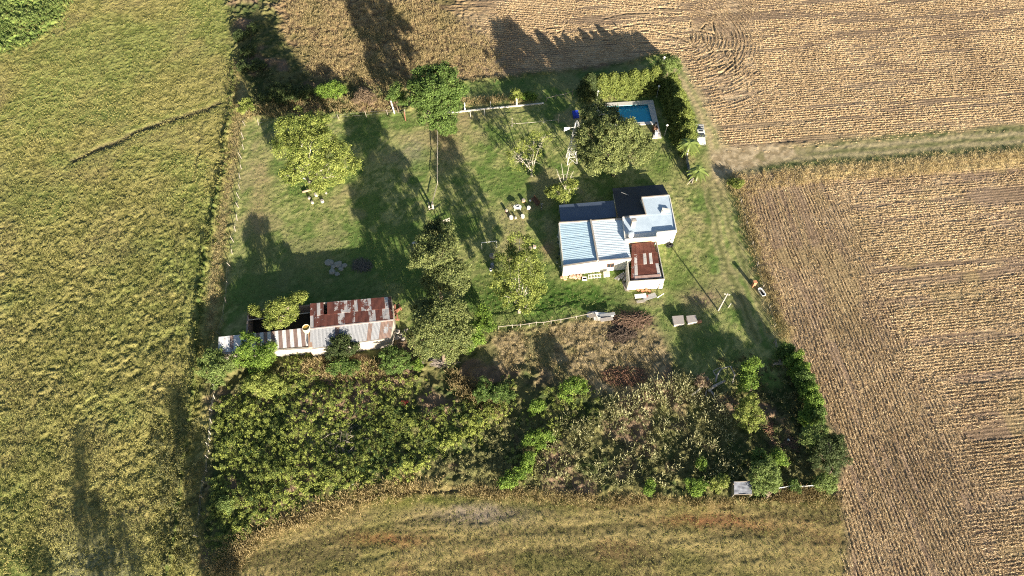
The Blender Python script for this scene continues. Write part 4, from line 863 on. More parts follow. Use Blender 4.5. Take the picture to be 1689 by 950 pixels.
def clumps(name, areas, mat, seed):
    """areas: (polygon, count, height range, radius, leaves per clump, leaf size, tint mean)"""
    rng = np.random.default_rng(seed); cs, ns, ts, ss = [], [], [], []
    for poly, cnt, (h0, h1), rad, per, lf, tm in areas:
        p = px_world(scatter(poly, cnt, rng)); gz = groundz(p); dens = fbm(p[:, 0], p[:, 1], 4.0, seed + 3)
        h = rng.uniform(h0, h1, cnt) * (.35 + 1.2 * sstep(dens, .35, .6)); c = np.repeat(p, per, 0); hh = np.repeat(h, per); k = len(c)
        d = unit(rng.normal(size=(k, 3))); d[:, 2] = np.abs(d[:, 2]); r_ = rad * np.repeat(rng.uniform(.6, 1.3, cnt), per) * rng.uniform(.5, 1.05, k)
        c = c + d * r_[:, None] * np.array([1, 1, 0]); c[:, 2] = np.repeat(gz, per) + hh * (.35 + .65 * d[:, 2] * rng.uniform(.7, 1.05, k))
        tt = np.clip(tm + np.repeat(rng.normal(0, .16, cnt) + (fbm(p[:, 0], p[:, 1], 18, seed + 20) - .5) * 1.1, per) + rng.normal(0, .12, k), 0, 1)
        cs.append(c); ns.append(unit(d * .5 + np.array([0, 0, .6]) + rng.normal(size=(k, 3)) * .55)); ts.append(tt); ss.append(np.full(k, lf))
    c, n, t, s = map(np.concatenate, (cs, ns, ts, ss)); sz = s * rng.uniform(.65, 1.3, len(c)); v, q = leaf_quads(c, n, sz, rng)
    return tag(link_mesh(name, np_mesh(name, v, q, {'tint': ('FLOAT', np.repeat(t, 4))}), mat), kind='stuff')
def blades(name, areas, mat, seed):
    """areas: (polygon, count, length range, width, lean, tint mean, plume)"""
    rng = np.random.default_rng(seed); vs, ts = [], []
    for poly, cnt, (l0, l1), w, lean, tm, plume in areas:
        pq = scatter(poly, max(1, cnt // 7), rng); p = np.repeat(px_world(pq), 7, 0); cnt = len(p); p[:, :2] += rng.normal(size=(cnt, 2)) * .16; p[:, 2] = groundz(p) - .03
        L = rng.uniform(l0, l1, cnt) * np.repeat(.5 + fbm(p[::7, 0], p[::7, 1], 3, seed + 9), 7); a = rng.uniform(0, 6.28, cnt); b = rng.uniform(0, 6.28, cnt)
        ld = np.stack([np.cos(b) * lean, np.sin(b) * lean, np.ones(cnt)], 1); wv = np.stack([np.cos(a), np.sin(a), np.zeros(cnt)], 1) * w
        top = p + ld * L[:, None]; midp = p + ld * (L * .6)[:, None] + np.array([0, 0, .04])
        vs.append(np.stack([p - wv * .6, midp - wv, top, midp + wv], 1).reshape(-1, 3)); ts.append(np.repeat(np.clip(tm + rng.normal(0, .2, cnt), 0, 1), 4))
        if plume:
            pw = wv * 1.3; mp = top + ld * .0 + np.array([0, 0, .25]); tp = top + ld * .55
            vs.append(np.stack([top, mp - pw, tp, mp + pw], 1).reshape(-1, 3)); ts.append(np.repeat(np.clip(.9 + rng.normal(0, .1, cnt), 0, 1), 4))
    v = np.concatenate(vs); t = np.concatenate(ts); q = np.arange(len(v)).reshape(-1, 4)
    return tag(link_mesh(name, np_mesh(name, v, q, {'tint': ('FLOAT', t)}), mat), kind='stuff')
TH1 = [(362, 650), (440, 650), (500, 622), (560, 640), (640, 655), (690, 690), (760, 660), (845, 625), (852, 660), (780, 710), (700, 745), (650, 790), (560, 805), (470, 850), (395, 885), (345, 930), (352, 800), (360, 720)]
clumps('thicket', [(TH1, 2300, (.3, 1.0), .33, 46, .075, .62), (TH1, 520, (.5, 1.5), .42, 48, .08, .12), (TH1, 420, (.3, .9), .28, 34, .065, .9), ([(640, 780), (720, 730), (770, 700), (840, 668), (850, 650), (830, 690), (740, 745), (660, 795)], 260, (.3, .7), .36, 36, .085, .9),
                   ([(850, 690), (920, 690), (920, 740), (880, 790), (850, 800), (840, 770)], 120, (.3, .7), .33, 34, .085, .65), ([(900, 640), (1000, 650), (980, 700), (900, 690)], 90, (.3, .7), .33, 34, .085, .6),
                   ([(470, 590), (540, 590), (640, 620), (700, 620), (700, 660), (560, 640), (470, 640)], 260, (.3, .9), .33, 34, .085, .6)], F_WEED, 501)
clumps('dark_weeds', [([(860, 700), (960, 680), (1080, 690), (1200, 690), (1215, 790), (1100, 812), (960, 806), (860, 800)], 1100, (.2, .6), .3, 26, .07, .5),
                      ([(700, 760), (860, 690), (860, 800), (720, 792)], 340, (.2, .6), .3, 26, .07, .55), ([(420, 110), (520, 130), (640, 150), (640, 185), (420, 190)], 420, (.3, .9), .35, 20, .11, .4),
                      ([(1180, 590), (1300, 600), (1330, 690), (1350, 780), (1240, 800), (1220, 690)], 500, (.2, .7), .35, 18, .11, .3), ([(250, 700), (345, 690), (345, 930), (270, 950)], 400, (.3, .8), .35, 26, .085, .4)], foliage('weed_clump_leaves', (.07, .075, .03), (.31, .30, .125), .22), 502)
blades('reeds', [([(985, 676), (1040, 650), (1070, 636), (1110, 622), (1160, 628), (1200, 675), (1206, 725), (1185, 705), (1150, 664), (1090, 662), (1010, 694)], 1500, (.6, 1.2), .04, .4, .6, True),
                 ([(900, 700), (1000, 690), (1100, 660), (1150, 664), (1220, 740), (1215, 800), (1100, 808), (900, 800)], 1700, (.4, .9), .035, .5, .45, True)], F_REED, 503)
blades('tall_dry_grass', [([(1290, 278), (1500, 262), (1689, 247), (1760, 240), (1760, 262), (1689, 272), (1500, 290), (1330, 300)], 20000, (.2, .5), .020, .8, .9, False),
                          ([(1210, 290), (1300, 280), (1340, 300), (1240, 320)], 2700, (.2, .5), .026, .6, .8, False), ([(1205, 292), (1216, 292), (1300, 560), (1290, 562), (1250, 440)], 5250, (.3, .8), .026, .5, .5, False),
                          ([(500, 600), (545, 592), (610, 595), (640, 605), (640, 625), (540, 625), (500, 620)], 5250, (.5, 1.3), .026, .4, .6, False), ([(400, 180), (520, 165), (650, 160), (650, 182), (404, 196)], 5250, (.3, .9), .026, .5, .45, False),
                          ([(740, 615), (800, 640), (830, 690), (740, 640)], 3750, (.4, 1.0), .026, .45, .5, False), ([(810, 545), (1030, 520), (1085, 560), (1070, 640), (960, 640), (820, 600)], 8000, (.15, .4), .026, .9, .45, False),
                          ([(340, 940), (400, 880), (540, 825), (660, 790), (740, 800), (540, 850), (420, 900), (380, 960)], 7500, (.3, .9), .026, .6, .7, False), ([(760, 800), (960, 815), (1230, 828), (1385, 818), (1385, 835), (960, 835), (760, 822)], 6750, (.2, .7), .026, .6, .45, False),
                          ([(1290, 805), (1360, 808), (1340, 825), (1270, 825)], 2400, (.4, 1.0), .026, .5, .3, False), ([(730, 165), (860, 158), (865, 168), (735, 178)], 2400, (.3, .7), .026, .5, .5, False),
                          ([(465, 0), (700, 0), (800, 60), (840, 118), (760, 130), (640, 148), (520, 128)], 39000, (.25, .7), .026, .6, .5, False)], F_DRY, 504)
DIT = [(384, 95), (374, 200), (360, 300), (341, 400), (326, 470), (322, 560), (318, 650), (298, 760), (308, 760), (328, 650), (332, 560), (336, 470), (351, 400), (370, 300), (384, 200), (392, 95)]
PAST = [(0, 0), (368, 0), (378, 100), (368, 200), (353, 300), (334, 400), (320, 470), (317, 560), (314, 650), (296, 760), (320, 950), (0, 950)]
PAST_N = [(0, 0), (368, 0), (378, 100), (368, 200), (353, 300), (343, 350), (0, 370)]; PAST_S = [(0, 370), (343, 350), (334, 400), (320, 470), (317, 560), (314, 650), (296, 760), (320, 950), (0, 950)]
clumps('pasture_tufts', [(PAST_N, 17000, (.15, .4), .17, 7, .06, .64), (PAST_S, 21000, (.2, .55), .18, 7, .064, .47), ([(340, 960), (400, 880), (540, 840), (660, 805), (1385, 835), (1400, 960)], 6000, (.1, .22), .15, 7, .05, .28), (DIT, 700, (.25, .6), .28, 14, .09, .15)], foliage('pasture_tuft_blades', (.12, .135, .035), (.47, .42, .15), .22), 505)
clumps('crop_leaves', [([(0, 0), (118, 0), (95, 40), (60, 66), (0, 86)], 900, (.4, .8), .35, 14, .13, .6)], F_SOFT, 506)

# straw stubble standing in rows on both harvested fields
def stubble(name, poly, n, rows_of, seed):
    rng = np.random.default_rng(seed); p = px_world(scatter(poly, n, rng)); p, ok, along = rows_of(p, rng); p, along = p[ok], along[ok]; p[:, 2] = groundz(p)
    per = 5; k = len(p) * per; c = np.repeat(p, per, 0) + np.repeat(along, per, 0) * rng.normal(0, .34, (k, 1)); c[:, :2] += rng.normal(0, .05, (k, 2)); c[:, 2] += rng.uniform(.03, .15, k)
    nn = unit(np.array([0, 0, .55]) + rng.normal(size=(k, 3)) * .6); sz = rng.uniform(.05, .12, k)
    u_ = unit(np.repeat(along, per, 0) + rng.normal(0, .35, (k, 3)) * np.array([1, 1, .5])); b_ = unit(np.cross(nn, u_)) * (sz * .38)[:, None]; a_ = u_ * (sz * 2.0)[:, None]
    v = np.stack([c - a_, c - b_, c + a_, c + b_], 1).reshape(-1, 3); q = np.arange(k * 4).reshape(k, 4); t = np.clip(rng.normal(.5, .22, k) + (np.repeat(fbm(p[:, 0], p[:, 1], 8, seed + 7), per) - .5) * .7, 0, 1)
    return tag(link_mesh(name, np_mesh(name, v, q, {'tint': ('FLOAT', np.repeat(t, 4))}), F_STRAW), kind='stuff')
F_STRAW = foliage('straw_stubble', (.31, .22, .125), (.76, .58, .345), .15)
def snap(p, nx, ny, step, off, rng):
    r = p[:, 0] * nx + p[:, 1] * ny + off; d = np.round(r / step) * step - r + rng.normal(0, .05, len(p)); q = p.copy(); q[:, 0] += nx * d; q[:, 1] += ny * d; return q
def rows_east(p, rng):
    x, y = p[:, 0], p[:, 1]; r1 = (x - e0.x) * -ed.y + (y - e0.y) * ed.x; head = (np.abs(r1) + 9 * (fbm(x, y, 5, 135, 3) - .5)) < 17.5 + rng.normal(0, 2.6, len(p))
    a = R(7); s2 = x * math.cos(a) + y * math.sin(a); r2 = -x * math.sin(a) + y * math.cos(a)
    qa = snap(p, -ed.y, ed.x, .55, .9 * (fbm(x, y, 12, 131) - .5), rng); qb = snap(p, -math.sin(a), math.cos(a), .52, .8 * (fbm(x, y, 16, 133) - .5), rng)
    q = np.where(head[:, None], qa, qb); lo = rng.random(len(p)) < .22; q[lo] = p[lo]; s1 = (x - e0.x) * ed.x + (y - e0.y) * ed.y
    st_ = np.where(head, fbm(s1, r1 * 17, 20, 139, 3), fbm(s2, r2 * 17, 20, 137, 3)); ok = (st_ + rng.normal(0, .06, len(p))) < np.where(head, .62, .55)
    al = np.where(head[:, None], np.array([ed.x, ed.y, 0]), np.array([math.cos(a), math.sin(a), 0])); return q, ok, al
def rows_north(p, rng):
    x, y = p[:, 0], p[:, 1]; a = R(6); px, py = to_px(x, y); dx, dy = (x - cxp), (y - cyp); rr_ = np.hypot(dx, dy) + 1e-6
    cur = (px > 1140) & (px < 1245 + rng.normal(0, 14, len(p))) & (py < 180); qa = snap(p, -math.sin(a), math.cos(a), .62, .5 * (fbm(x, y, 7, 127) - .5), rng)
    d = np.round(rr_ / .8) * .8 - rr_; qb = p.copy(); qb[:, 0] += dx / rr_ * d; qb[:, 1] += dy / rr_ * d; q = np.where(cur[:, None], qb, qa); lo = rng.random(len(p)) < .22; q[lo] = p[lo]
    s2 = x * math.cos(a) + y * math.sin(a); r2 = -x * math.sin(a) + y * math.cos(a); st_ = np.where(cur, fbm(x, y, 3, 161), fbm(s2, r2 * 17, 18, 121, 3)); dr = np.full(len(p), 99.0)
    for rp in ruts: dr = np.minimum(dr, polydist(px, py, rp))
    ok = ((st_ + rng.normal(0, .06, len(p))) < .57) & (dr > 2.0); al = np.where(cur[:, None], np.stack([-dy / rr_, dx / rr_, 0 * dx], 1), np.array([math.cos(a), math.sin(a), 0])); return q, ok, al
stubble('straw_stubble', [(1216, 300), (1300, 290), (1500, 272), (1700, 258), (1760, 500), (1800, 990), (1402, 990), (1394, 800), (1400, 745), (1352, 655), (1306, 560), (1260, 440)], 64000, rows_east, 601)
stubble('straw_stubble', [(850, -20), (1760, -20), (1740, 195), (1300, 232), (1205, 240), (1158, 150), (1125, 90), (1050, 92), (960, 106), (850, 115), (790, 60)], 60000, rows_north, 602)

LAWN = [(410, 200), (650, 190), (728, 184), (765, 145), (960, 122), (1085, 95), (1104, 130), (1135, 220), (1155, 300), (1160, 400), (1185, 490), (1232, 560), (1265, 640), (1180, 636), (1112, 598), (1085, 540), (1030, 514), (900, 530), (815, 543), (790, 558), (660, 545), (640, 498), (520, 500), (410, 510), (370, 540), (386, 380)]
clumps('lawn_tufts', [(LAWN, 26000, (.02, .09), .13, 6, .045, .5)], foliage('lawn_blades', (.10, .15, .04), (.36, .38, .14), .25), 701)
blades('strip_grass', [([(384, 100), (402, 160), (398, 210), (380, 340), (362, 560), (340, 560), (350, 440), (368, 320), (378, 200)], 7000, (.1, .35), .025, .7, .45, False)], F_DRY, 702)
# ------------------------------------------------------------------ fences, posts, gates
def fence(label, pts, mat, h, r=.06, wires=(.5, .95), lean=.12, seed=1, rail=None, name='fence', every=None):
    rr = random.Random(seed); w = [P(*p) for p in pts]
    if every:
        q = []
        for a, b in zip(w[:-1], w[1:]):
            k = max(1, int(round((b - a).length / every))); q += [a.lerp(b, i / k) for i in range(k)]
        w = q + [w[-1]]
    t = thing(name, label, 'fence', w[0]); tops = []
    for p in w:
        g = hgt(p.x, p.y); hh = h * rr.uniform(.8, 1.15); d = Vector((rr.uniform(-lean, lean), rr.uniform(-lean, lean), 0)) * hh
        m = MB(); m.tube([(p.x, p.y, g - .3), (p.x + d.x, p.y + d.y, g + hh)], [r * rr.uniform(.9, 1.3), r * rr.uniform(.8, 1.1)], 6); m.build('post', mat, t)
        tops.append((Vector((p.x, p.y, g)), d, hh))
    for f in wires:
        m = MB(); m.tube([b + d * f * .9 + Vector((0, 0, hh * f * .92)) for b, d, hh in tops], .006, 4); m.build('wire', steel, t)
    if rail:
        for f in rail:
            m = MB(); m.tube([b + d * f + Vector((0, 0, hh * f)) for b, d, hh in tops], .06, 5); m.build('rail', mat, t)
    return t
fence('pale post and wire fence along the west side of the paddock', [(408, 186), (405, 208), (402, 230), (402, 247), (399, 262), (398, 279), (396, 295), (396, 312), (395, 328), (394, 343), (391, 364), (388, 382), (386, 400), (383, 420), (381, 440), (377, 468), (373, 500), (369, 530), (365, 552)], wood, 1.5, .055, lean=.22, seed=3)
fence('row of white fence posts along the west edge of the thicket', [(359, 640), (355, 660), (352, 678), (350, 700), (349, 718), (348, 728), (347, 738), (346, 748), (345, 757), (343, 778), (339, 798), (335, 820), (331, 850), (328, 885)], palewood, 1.3, .05, lean=.25, seed=4)
fence('thin dark post and wire fence on the north side of the west paddock', [(427, 207), (470, 203), (515, 200), (560, 198), (605, 194), (640, 190), (668, 190)], wood, 1.5, .05, seed=5)
fence('grey wooden rail fence between the lawn and the dry yard', [(822, 543), (845, 541), (858, 540), (873, 539), (884, 537), (896, 536), (909, 534), (925, 532), (950, 527), (975, 521)], wood, 1.0, .055, rail=(.8,), wires=(), seed=6)
fence('short grey posts along the edge of the east stubble field', [(1214, 300), (1222, 335), (1231, 370), (1240, 405), (1249, 440), (1258, 475), (1268, 510), (1276, 540)], wood, 1.2, .05, seed=7)
fence('crooked wooden rail fence east of the white kerb by the north gate', [(900, 167), (915, 163), (932, 161), (945, 156)], wood, 1.5, .07, rail=(.75,), wires=(), lean=.2, seed=8)
fence('pale pipe rail fence dividing the two lawns', [(722, 212), (722, 238), (722, 262), (722, 285), (722, 304)], palewood, 1.1, .06, rail=(.95,), wires=(.4,), lean=.03, seed=9)
fence('white two rail fence beside the willow at the bottom corner', [(1282, 808), (1300, 806), (1322, 805), (1346, 803)], whitep, 1.0, .07, rail=(.9, .5), wires=(), lean=.04, seed=10)
fence('weathered corral rails in the shade of the field hedge', [(1276, 566), (1280, 583), (1284, 600), (1274, 604), (1298, 604)], wood, 1.3, .09, rail=(.9, .5), wires=(), lean=.05, seed=11)
# white kerb with posts
k0, k1 = P(728, 188), P(812, 179); k2 = P(897, 171); t = thing('white_kerb', 'long low white kerb wall on the north side of the lawn', 'low wall', k1)
m = MB(); m.wall(k0, k1, -.2, .24, .26); m.wall(inset(k1, k2, .0), k2, -.2, .235, .26); m.build('wall', offwhite, t)
def post(name, label, px, py, h, mat, r=.08, lean=(0, 0), cat='post', group=None):
    b = P(px, py); m = MB(); tp = b + Vector((lean[0], lean[1], h)); m.tube([b + Vector((0, 0, -.2)), b.lerp(tp, .5), tp], [r, r, r * .9], 8)
    o = m.build(name, mat); return tag(o, label, cat, group)
post('fence_post', 'tall white post under the small tree left of the tall dense tree', 651, 188, 3.4, whitep, .12, (-.3, .1))
post('fence_post', 'rusty brown post at the north east corner of the west paddock', 669, 199, 2.4, rusty, .12)
post('fence_post', 'thick white post standing on the west part of the white kerb', 767, 182, 2.0, whitep, .13)
post('fence_post', 'thick white post at the east part of the white kerb', 852, 174, 1.8, whitep, .15)
post('fence_post', 'thin grey post just north of the middle of the white kerb', 809, 177, 1.6, steel, .06)
post('fence_post', 'thin grey post left of the thick white post on the kerb', 752, 182, 1.2, steel, .06)
post('fence_post', 'short pipe post on the lawn below the thick white post', 776, 193, 1.5, steel, .06)
post('fence_post', 'short pipe post on the lawn below the middle of the kerb', 799, 191, 1.5, steel, .06)
post('fence_post', 'leaning stub post beside the utility pole', 1201, 507, 1.0, palewood, .09, (.25, .2))
# net across the lawn
t = thing('net_frame', 'rail on two posts standing across the lawn above the sparse pale tree', 'net', P(883, 205))
for px, py in ((844.5, 209), (921, 203)):
    b = P(px, py); m = MB(); m.tube([b, b + Vector((0, 0, 2.4))], .07, 6); m.build('post', palewood, t)
m = MB(); a, b = P(845, 204, 1.2), P(921, 197.5, 1.3); m.tube([a, a.lerp(b, .35) - Vector((0, 0, .12)), a.lerp(b, .7) - Vector((0, 0, .05)), b], .045, 5); m.build('rail', palewood, t)
b = P(897, 203); m = MB(); m.tube([b, b + Vector((0, 0, 1.2))], .05, 5); m.build('middle_post', steel, t)
# paddock gate, ladder frame
t = thing('wooden_gate', 'pale wooden gate posts and boards at the gap between the lawns', 'gate', P(709, 346))
for (a, b, w_) in (((704.5, 321), (708.5, 346), .22), ((712, 322), (714.5, 345), .34)):
    q = P(*b); m = MB(); m.box(q + Vector((0, 0, 1.05)), w_, .2, 2.1, .1); m.build('gate_post', palewood, t)
m = MB(); m.bar(P(708, 345, .6), P(714, 343, .6), .12); m.bar(P(714, 330, .7), P(721, 304, .8), .1); m.build('gate_rail', wood, t)
t = thing('hay_rack', 'ladder shaped wooden rack on the lawn edge above the bushy tree', 'rack', P(733, 372))
a, b = P(723, 374), P(742, 366); d = (b - a)
for z in (.5, 1.1): 
    m = MB(); m.bar(up(a, z), up(b, z + .05), .10); m.build('rail', palewood, t)
for k in (0, .25, .5, .75, 1):
    q = a.lerp(b, k); m = MB(); m.bar(q, up(q, 1.2 + (2.2 if k in (.25, .75) else 0) * 0), .09); m.build('post', palewood, t)
for k in (.1, .6):
    m = MB(); m.bar(up(a.lerp(b, k), .45), up(a.lerp(b, k + .3), 1.1), .08); m.build('brace', palewood, t)
# goal
t = thing('goal_frame', 'small white pipe goal frame on the lawn west of the pale tree', 'goal', P(808, 408))
a, b = P(795, 411), P(819.5, 408); m = MB(); m.tube([a, up(a, 1.9)], .05, 6); m.build('post', whitep, t); m = MB(); m.tube([b, up(b, 1.9)], .05, 6); m.build('post', whitep, t)
m = MB(); m.tube([up(a, 1.9), up(b, 1.9)], .06, 6); m.build('crossbar', whitep, t)
# sheet fence by the palms
t = thing('sheet_fence', 'makeshift grey sheet fence running south from the tall palm', 'fence', P(1136, 285))
pp = [(1131, 262), (1133, 272), (1135, 282), (1138, 292), (1141, 303)]
for i in range(4):
    a, b = P(*pp[i]), P(*pp[i + 1]); m = MB(); m.wall(a, b, 0, 1.3 - .1 * (i % 2), .06); m.build('panel', [steel, greyroof, steel, concrete][i], t)
for p in pp:
    m = MB(); a = P(*p); m.tube([a, up(a, 1.6)], .07, 6); m.build('post', wood, t)
m = MB(); a = P(1133, 306); m.bar(up(a, .3), P(1143, 294, 1.4), .09); m.build('brace', palewood, t)
# --- windmill
palesteel = paint('pale_galvanised', (.58, .57, .54), .5, .25, 4)
wb = P(942.5, 266); t = thing('windmill', 'lattice tower windpump with a white tail vane beside the round tree', 'windmill', wb)
HW = 8.6; rt = .18; ft = .95; yaw = .12
cn = lambda k, f, z: wb + Vector(((math.cos(yaw + math.pi / 4 + k * math.pi / 2)) * f * 1.414, math.sin(yaw + math.pi / 4 + k * math.pi / 2) * f * 1.414, z))
for k in range(4):
    m = MB(); m.bar(cn(k, ft, -.1), cn(k, rt, HW), .09); m.build('leg', palesteel, t)
for lv in range(6):
    z0 = HW * (lv / 6) ** .85 + .05; z1 = HW * ((lv + 1) / 6) ** .85; f0 = ft + (rt - ft) * z0 / HW; f1 = ft + (rt - ft) * z1 / HW
    m = MB()
    for k in range(4):
        if lv: m.bar(cn(k, f0, z0), cn(k + 1, f0, z0), .06)
        m.bar(cn(k, f0, z0), cn(k + 1, f1, z1), .035); m.bar(cn(k + 1, f0, z0), cn(k, f1, z1), .035)
    m.build('lattice', palesteel, t)
hb = wb + Vector((0, 0, HW + .15)); dv = Vector((-1, -.32, 0)).normalized()
m = MB(); m.box(hb + Vector((0, 0, .15)), .35, .3, .5, .3); m.tube([hb, hb + Vector((0, 0, 1.3))], .09, 6); m.build('gear_head', palesteel, t)
m = MB(); v1 = hb + dv * 1.0 + Vector((0, 0, .3)); v2 = hb + dv * 2.1 + Vector((0, 0, .3)); s_ = Vector((0, 0, 1))
m.bar(hb + Vector((0, 0, .3)), v1, .06); m.build('vane_arm', palesteel, t)
q = Vector((-dv.y, dv.x, 0)); qq = [v1 + s_ * .22, v2 + s_ * .5, v2 - s_ * .5, v1 - s_ * .22]
m = MB(); m.add([p + q * .015 for p in qq] + [p - q * .015 for p in qq], [(0, 1, 2, 3), (7, 6, 5, 4)] + [(i, 4 + i, 4 + (i + 1) % 4, (i + 1) % 4) for i in range(4)]); m.build('tail_vane', whitep, t)
hc = hb - dv * .55 + Vector((0, 0, .3)); rot = t
wheel = MB(); ax = dv; e1 = Vector((0, 0, 1)); e2 = ax.cross(e1).normalized()
for k in range(18):
    a = 2 * math.pi * k / 18; r0 = e1 * math.cos(a) + e2 * math.sin(a); tg = -e1 * math.sin(a) + e2 * math.cos(a)
    c0 = hc + r0 * .35; c1 = hc + r0 * 1.05; wheel.add([c0 - tg * .04, c0 + tg * .04 + ax * .03, c1 + tg * .13 + ax * .07, c1 - tg * .13 - ax * .07], [(0, 1, 2, 3)])
wheel.tube([hc - ax * .1, hc + ax * .1], .12, 8); wheel.build('wheel', palesteel, t)
# --- utility pole
t = thing('utility_pole', 'pale wooden pole with a short cross arm on the lawn south east of the house', 'pole', P(1184.5, 512))
b = P(1184.5, 512); tp = b + Vector((.25, .1, 5.2)); m = MB(); m.tube([b - Vector((0, 0, .3)), b.lerp(tp, .5), tp], [.15, .13, .10], 8); m.build('shaft', palewood, t)
m = MB(); m.bar(tp + Vector((-.45, .1, -.35)), tp + Vector((.45, -.1, -.35)), .11); m.build('cross_arm', palewood, t)
for dx in (-.38, .38):
    m = MB(); m.lathe(tp + Vector((dx, -dx * .22, -.3)), [(.05, 0), (.07, .06), (.04, .16)], 8); m.build('insulator', whitep, t)
# --- garden lamps
for i, (px, py, lab) in enumerate(((984, 168, 'white globe lamp west of the pool in front of the dark conifer'), (1083, 160, 'white globe lamp at the north east corner of the pool'), (1096, 224, 'white globe lamp beside the south end of the pool deck'), (1089, 125, 'white globe lamp rising among the bushes at the hedge corner'))):
    b = P(px, py); t = thing('garden_lamp', lab, 'lamp', b, 'globe lamps round the pool'); m = MB(); m.tube([b, up(b, 2.7 if i != 3 else 4.6)], .05, 6); m.build('pole', steel, t)
    m = MB(); z = 2.85 if i != 3 else 4.75; m.lathe(up(b, z), [(.02, -.24), (.17, -.17), (.24, 0), (.17, .17), (.02, .24)], 12); m.build('globe', whitep, t, True)
# --- pool side grill
b = P(1081, 222); t = thing('grill', 'dark brick barbecue with white box at the south end of the pool', 'grill', b)
m = MB(); m.box(b + Vector((-.1, .9, .7)), .75, 1.1, 1.4, .1); m.build('fire_box', brownwood, t); m = MB(); m.box(b + Vector((.05, -.1, .55)), .5, .6, 1.0, .1); m.build('counter', whitep, t)
m = MB(); m.box(b + Vector((-.1, 1.05, 1.75)), .45, .45, .7, .1); m.build('hood', blackm, t)
# --- blue tub
b = P(949.5, 191); t = thing('blue_tub', 'bright blue rectangular tub on the shaded lawn west of the pool', 'tub', b); bl_ = paint('blue_plastic', (.02, .05, .42), .45, .15, 3)
m = MB(); m.box(b + Vector((0, 0, .32)), 1.15, 1.5, .64, .15); m.build('body', bl_, t)
m = MB()
for dx, dy, sx, sy in ((0, .76, 1.3, .09), (0, -.76, 1.3, .09)): m.box(b + Matrix.Rotation(.15, 3, 'Z') @ Vector((dx, dy, .66)), sx, sy, .08, .15)
m.build('rim', bl_, t)
# --- seats and tables
def stump(name, label, px, py, r, h, mat, cat='seat', group=None, top=None):
    b = P(px, py); t = thing(name, label, cat, b, group); m = MB(); m.lathe(b, [(r * 1.08, -.05), (r, h * .4), (r * .97, h - .02)], 12); m.build('body', mat, t)
    m = MB(); m.lathe(up(b, h - .02), [(r * .97, 0), (r * .9, .03)], 12); m.build('top', top or palewood, t); return t
stump('stump_seat', 'pale round stump seat at the front left of the white garden table', 843, 360, .36, .5, palewood, top=whitep)
stump('stump_seat', 'pale round stump seat at the front right of the white garden table', 862, 358, .36, .5, palewood, top=whitep)
stump('stump_seat', 'white round seat in the house shadow right of the white garden table', 872, 344, .34, .45, whitep, top=whitep)
stump('stump_seat', 'tiny pale stump between the two front seats of the garden table', 850.5, 360, .2, .4, palewood)
stump('stump_seat', 'orange brown stump near the north corner of the garden table', 863.5, 332, .34, .45, paint('orange_wood', (.55, .36, .22), .9, .3, 4))
stump('stump_seat', 'pinkish stump left of the white garden table', 835.5, 349, .24, .55, paint('pink_wood', (.55, .33, .27), .9, .3, 4))
stump('stump_seat', 'small white pot in shadow beside the brown bench', 874.5, 332, .15, .3, whitep, cat='pot', top=whitep)
b = P(853.5, 345); t = thing('garden_table', 'white garden table with a grey basin on the lawn', 'table', b)
m = MB(); m.prism([b + Vector((.75 * math.cos(a), .55 * math.sin(a), 0)) for a in [k * math.pi / 8 for k in range(16)]], .66, .74); m.build('tabletop', whitep, t)
for dx, dy in ((-.5, -.3), (.5, -.3), (.5, .3), (-.5, .3)):
    m = MB(); m.tube([b + Vector((dx, dy, 0)), b + Vector((dx * .9, dy * .9, .67))], .05, 6); m.build('leg', whitep, t)
o = MB(); o.lathe(b + Vector((.05, .05, .745)), [(.26, 0), (.32, .12), (.28, .12), (.24, .03)], 14); tag(o.build('basin', steel, None), 'grey basin sitting on the white garden table', 'basin')
b = P(883, 334); t = thing('bench', 'dark brown wooden bench lying in the house shadow', 'bench', b)
ang_b = math.radians(-58); m = MB(); m.box(b + Vector((0, 0, .45)), 1.9, .7, .08, ang_b); m.build('seat', brownwood, t)
for k in (-.75, .75):
    m = MB(); m.box(b + Vector((math.cos(ang_b) * k, math.sin(ang_b) * k, .2)), .1, .6, .42, ang_b); m.build('leg', brownwood, t)
m = MB(); qd = Vector((math.cos(ang_b + math.pi / 2), math.sin(ang_b + math.pi / 2), 0)); m.box(b + qd * .36 + Vector((0, 0, .72)), 1.9, .06, .5, ang_b); m.build('backrest', brownwood, t)
b = P(893, 344); t = thing('bicycle', 'bicycle standing beside the dark brown bench', 'bicycle', b)
for dx, dy in ((-.05, -.5), (.1, .5)):
    c = b + Vector((dx, dy, .34)); m = MB(); m.tube([c + Vector((.33 * .3 * math.sin(a), .33 * math.sin(a), .33 * math.cos(a))) for a in [k * math.pi / 8 for k in range(17)]], .03, 5, False); m.build('wheel', blackm, t)
m = MB(); p0, p1, p2, p3 = b + Vector((-.05, -.5, .34)), b + Vector((0, -.1, .75)), b + Vector((.05, .35, .8)), b + Vector((.1, .5, .34)); q0 = b + Vector((.02, 0, .32))
for u_, v_ in ((p0, p1), (p1, p2), (p2, p3), (p0, q0), (q0, p2), (q0, p1)): m.tube([u_, v_], .025, 5)
m.build('bike_frame', whitep, t)
m = MB(); m.box(p1 + Vector((0, 0, .1)), .14, .28, .07, .1); m.build('saddle', blackm, t); m = MB(); m.tube([p2 + Vector((-.28, 0, .12)), p2 + Vector((.28, 0, .12))], .025, 5); m.build('handlebar', whitep, t)
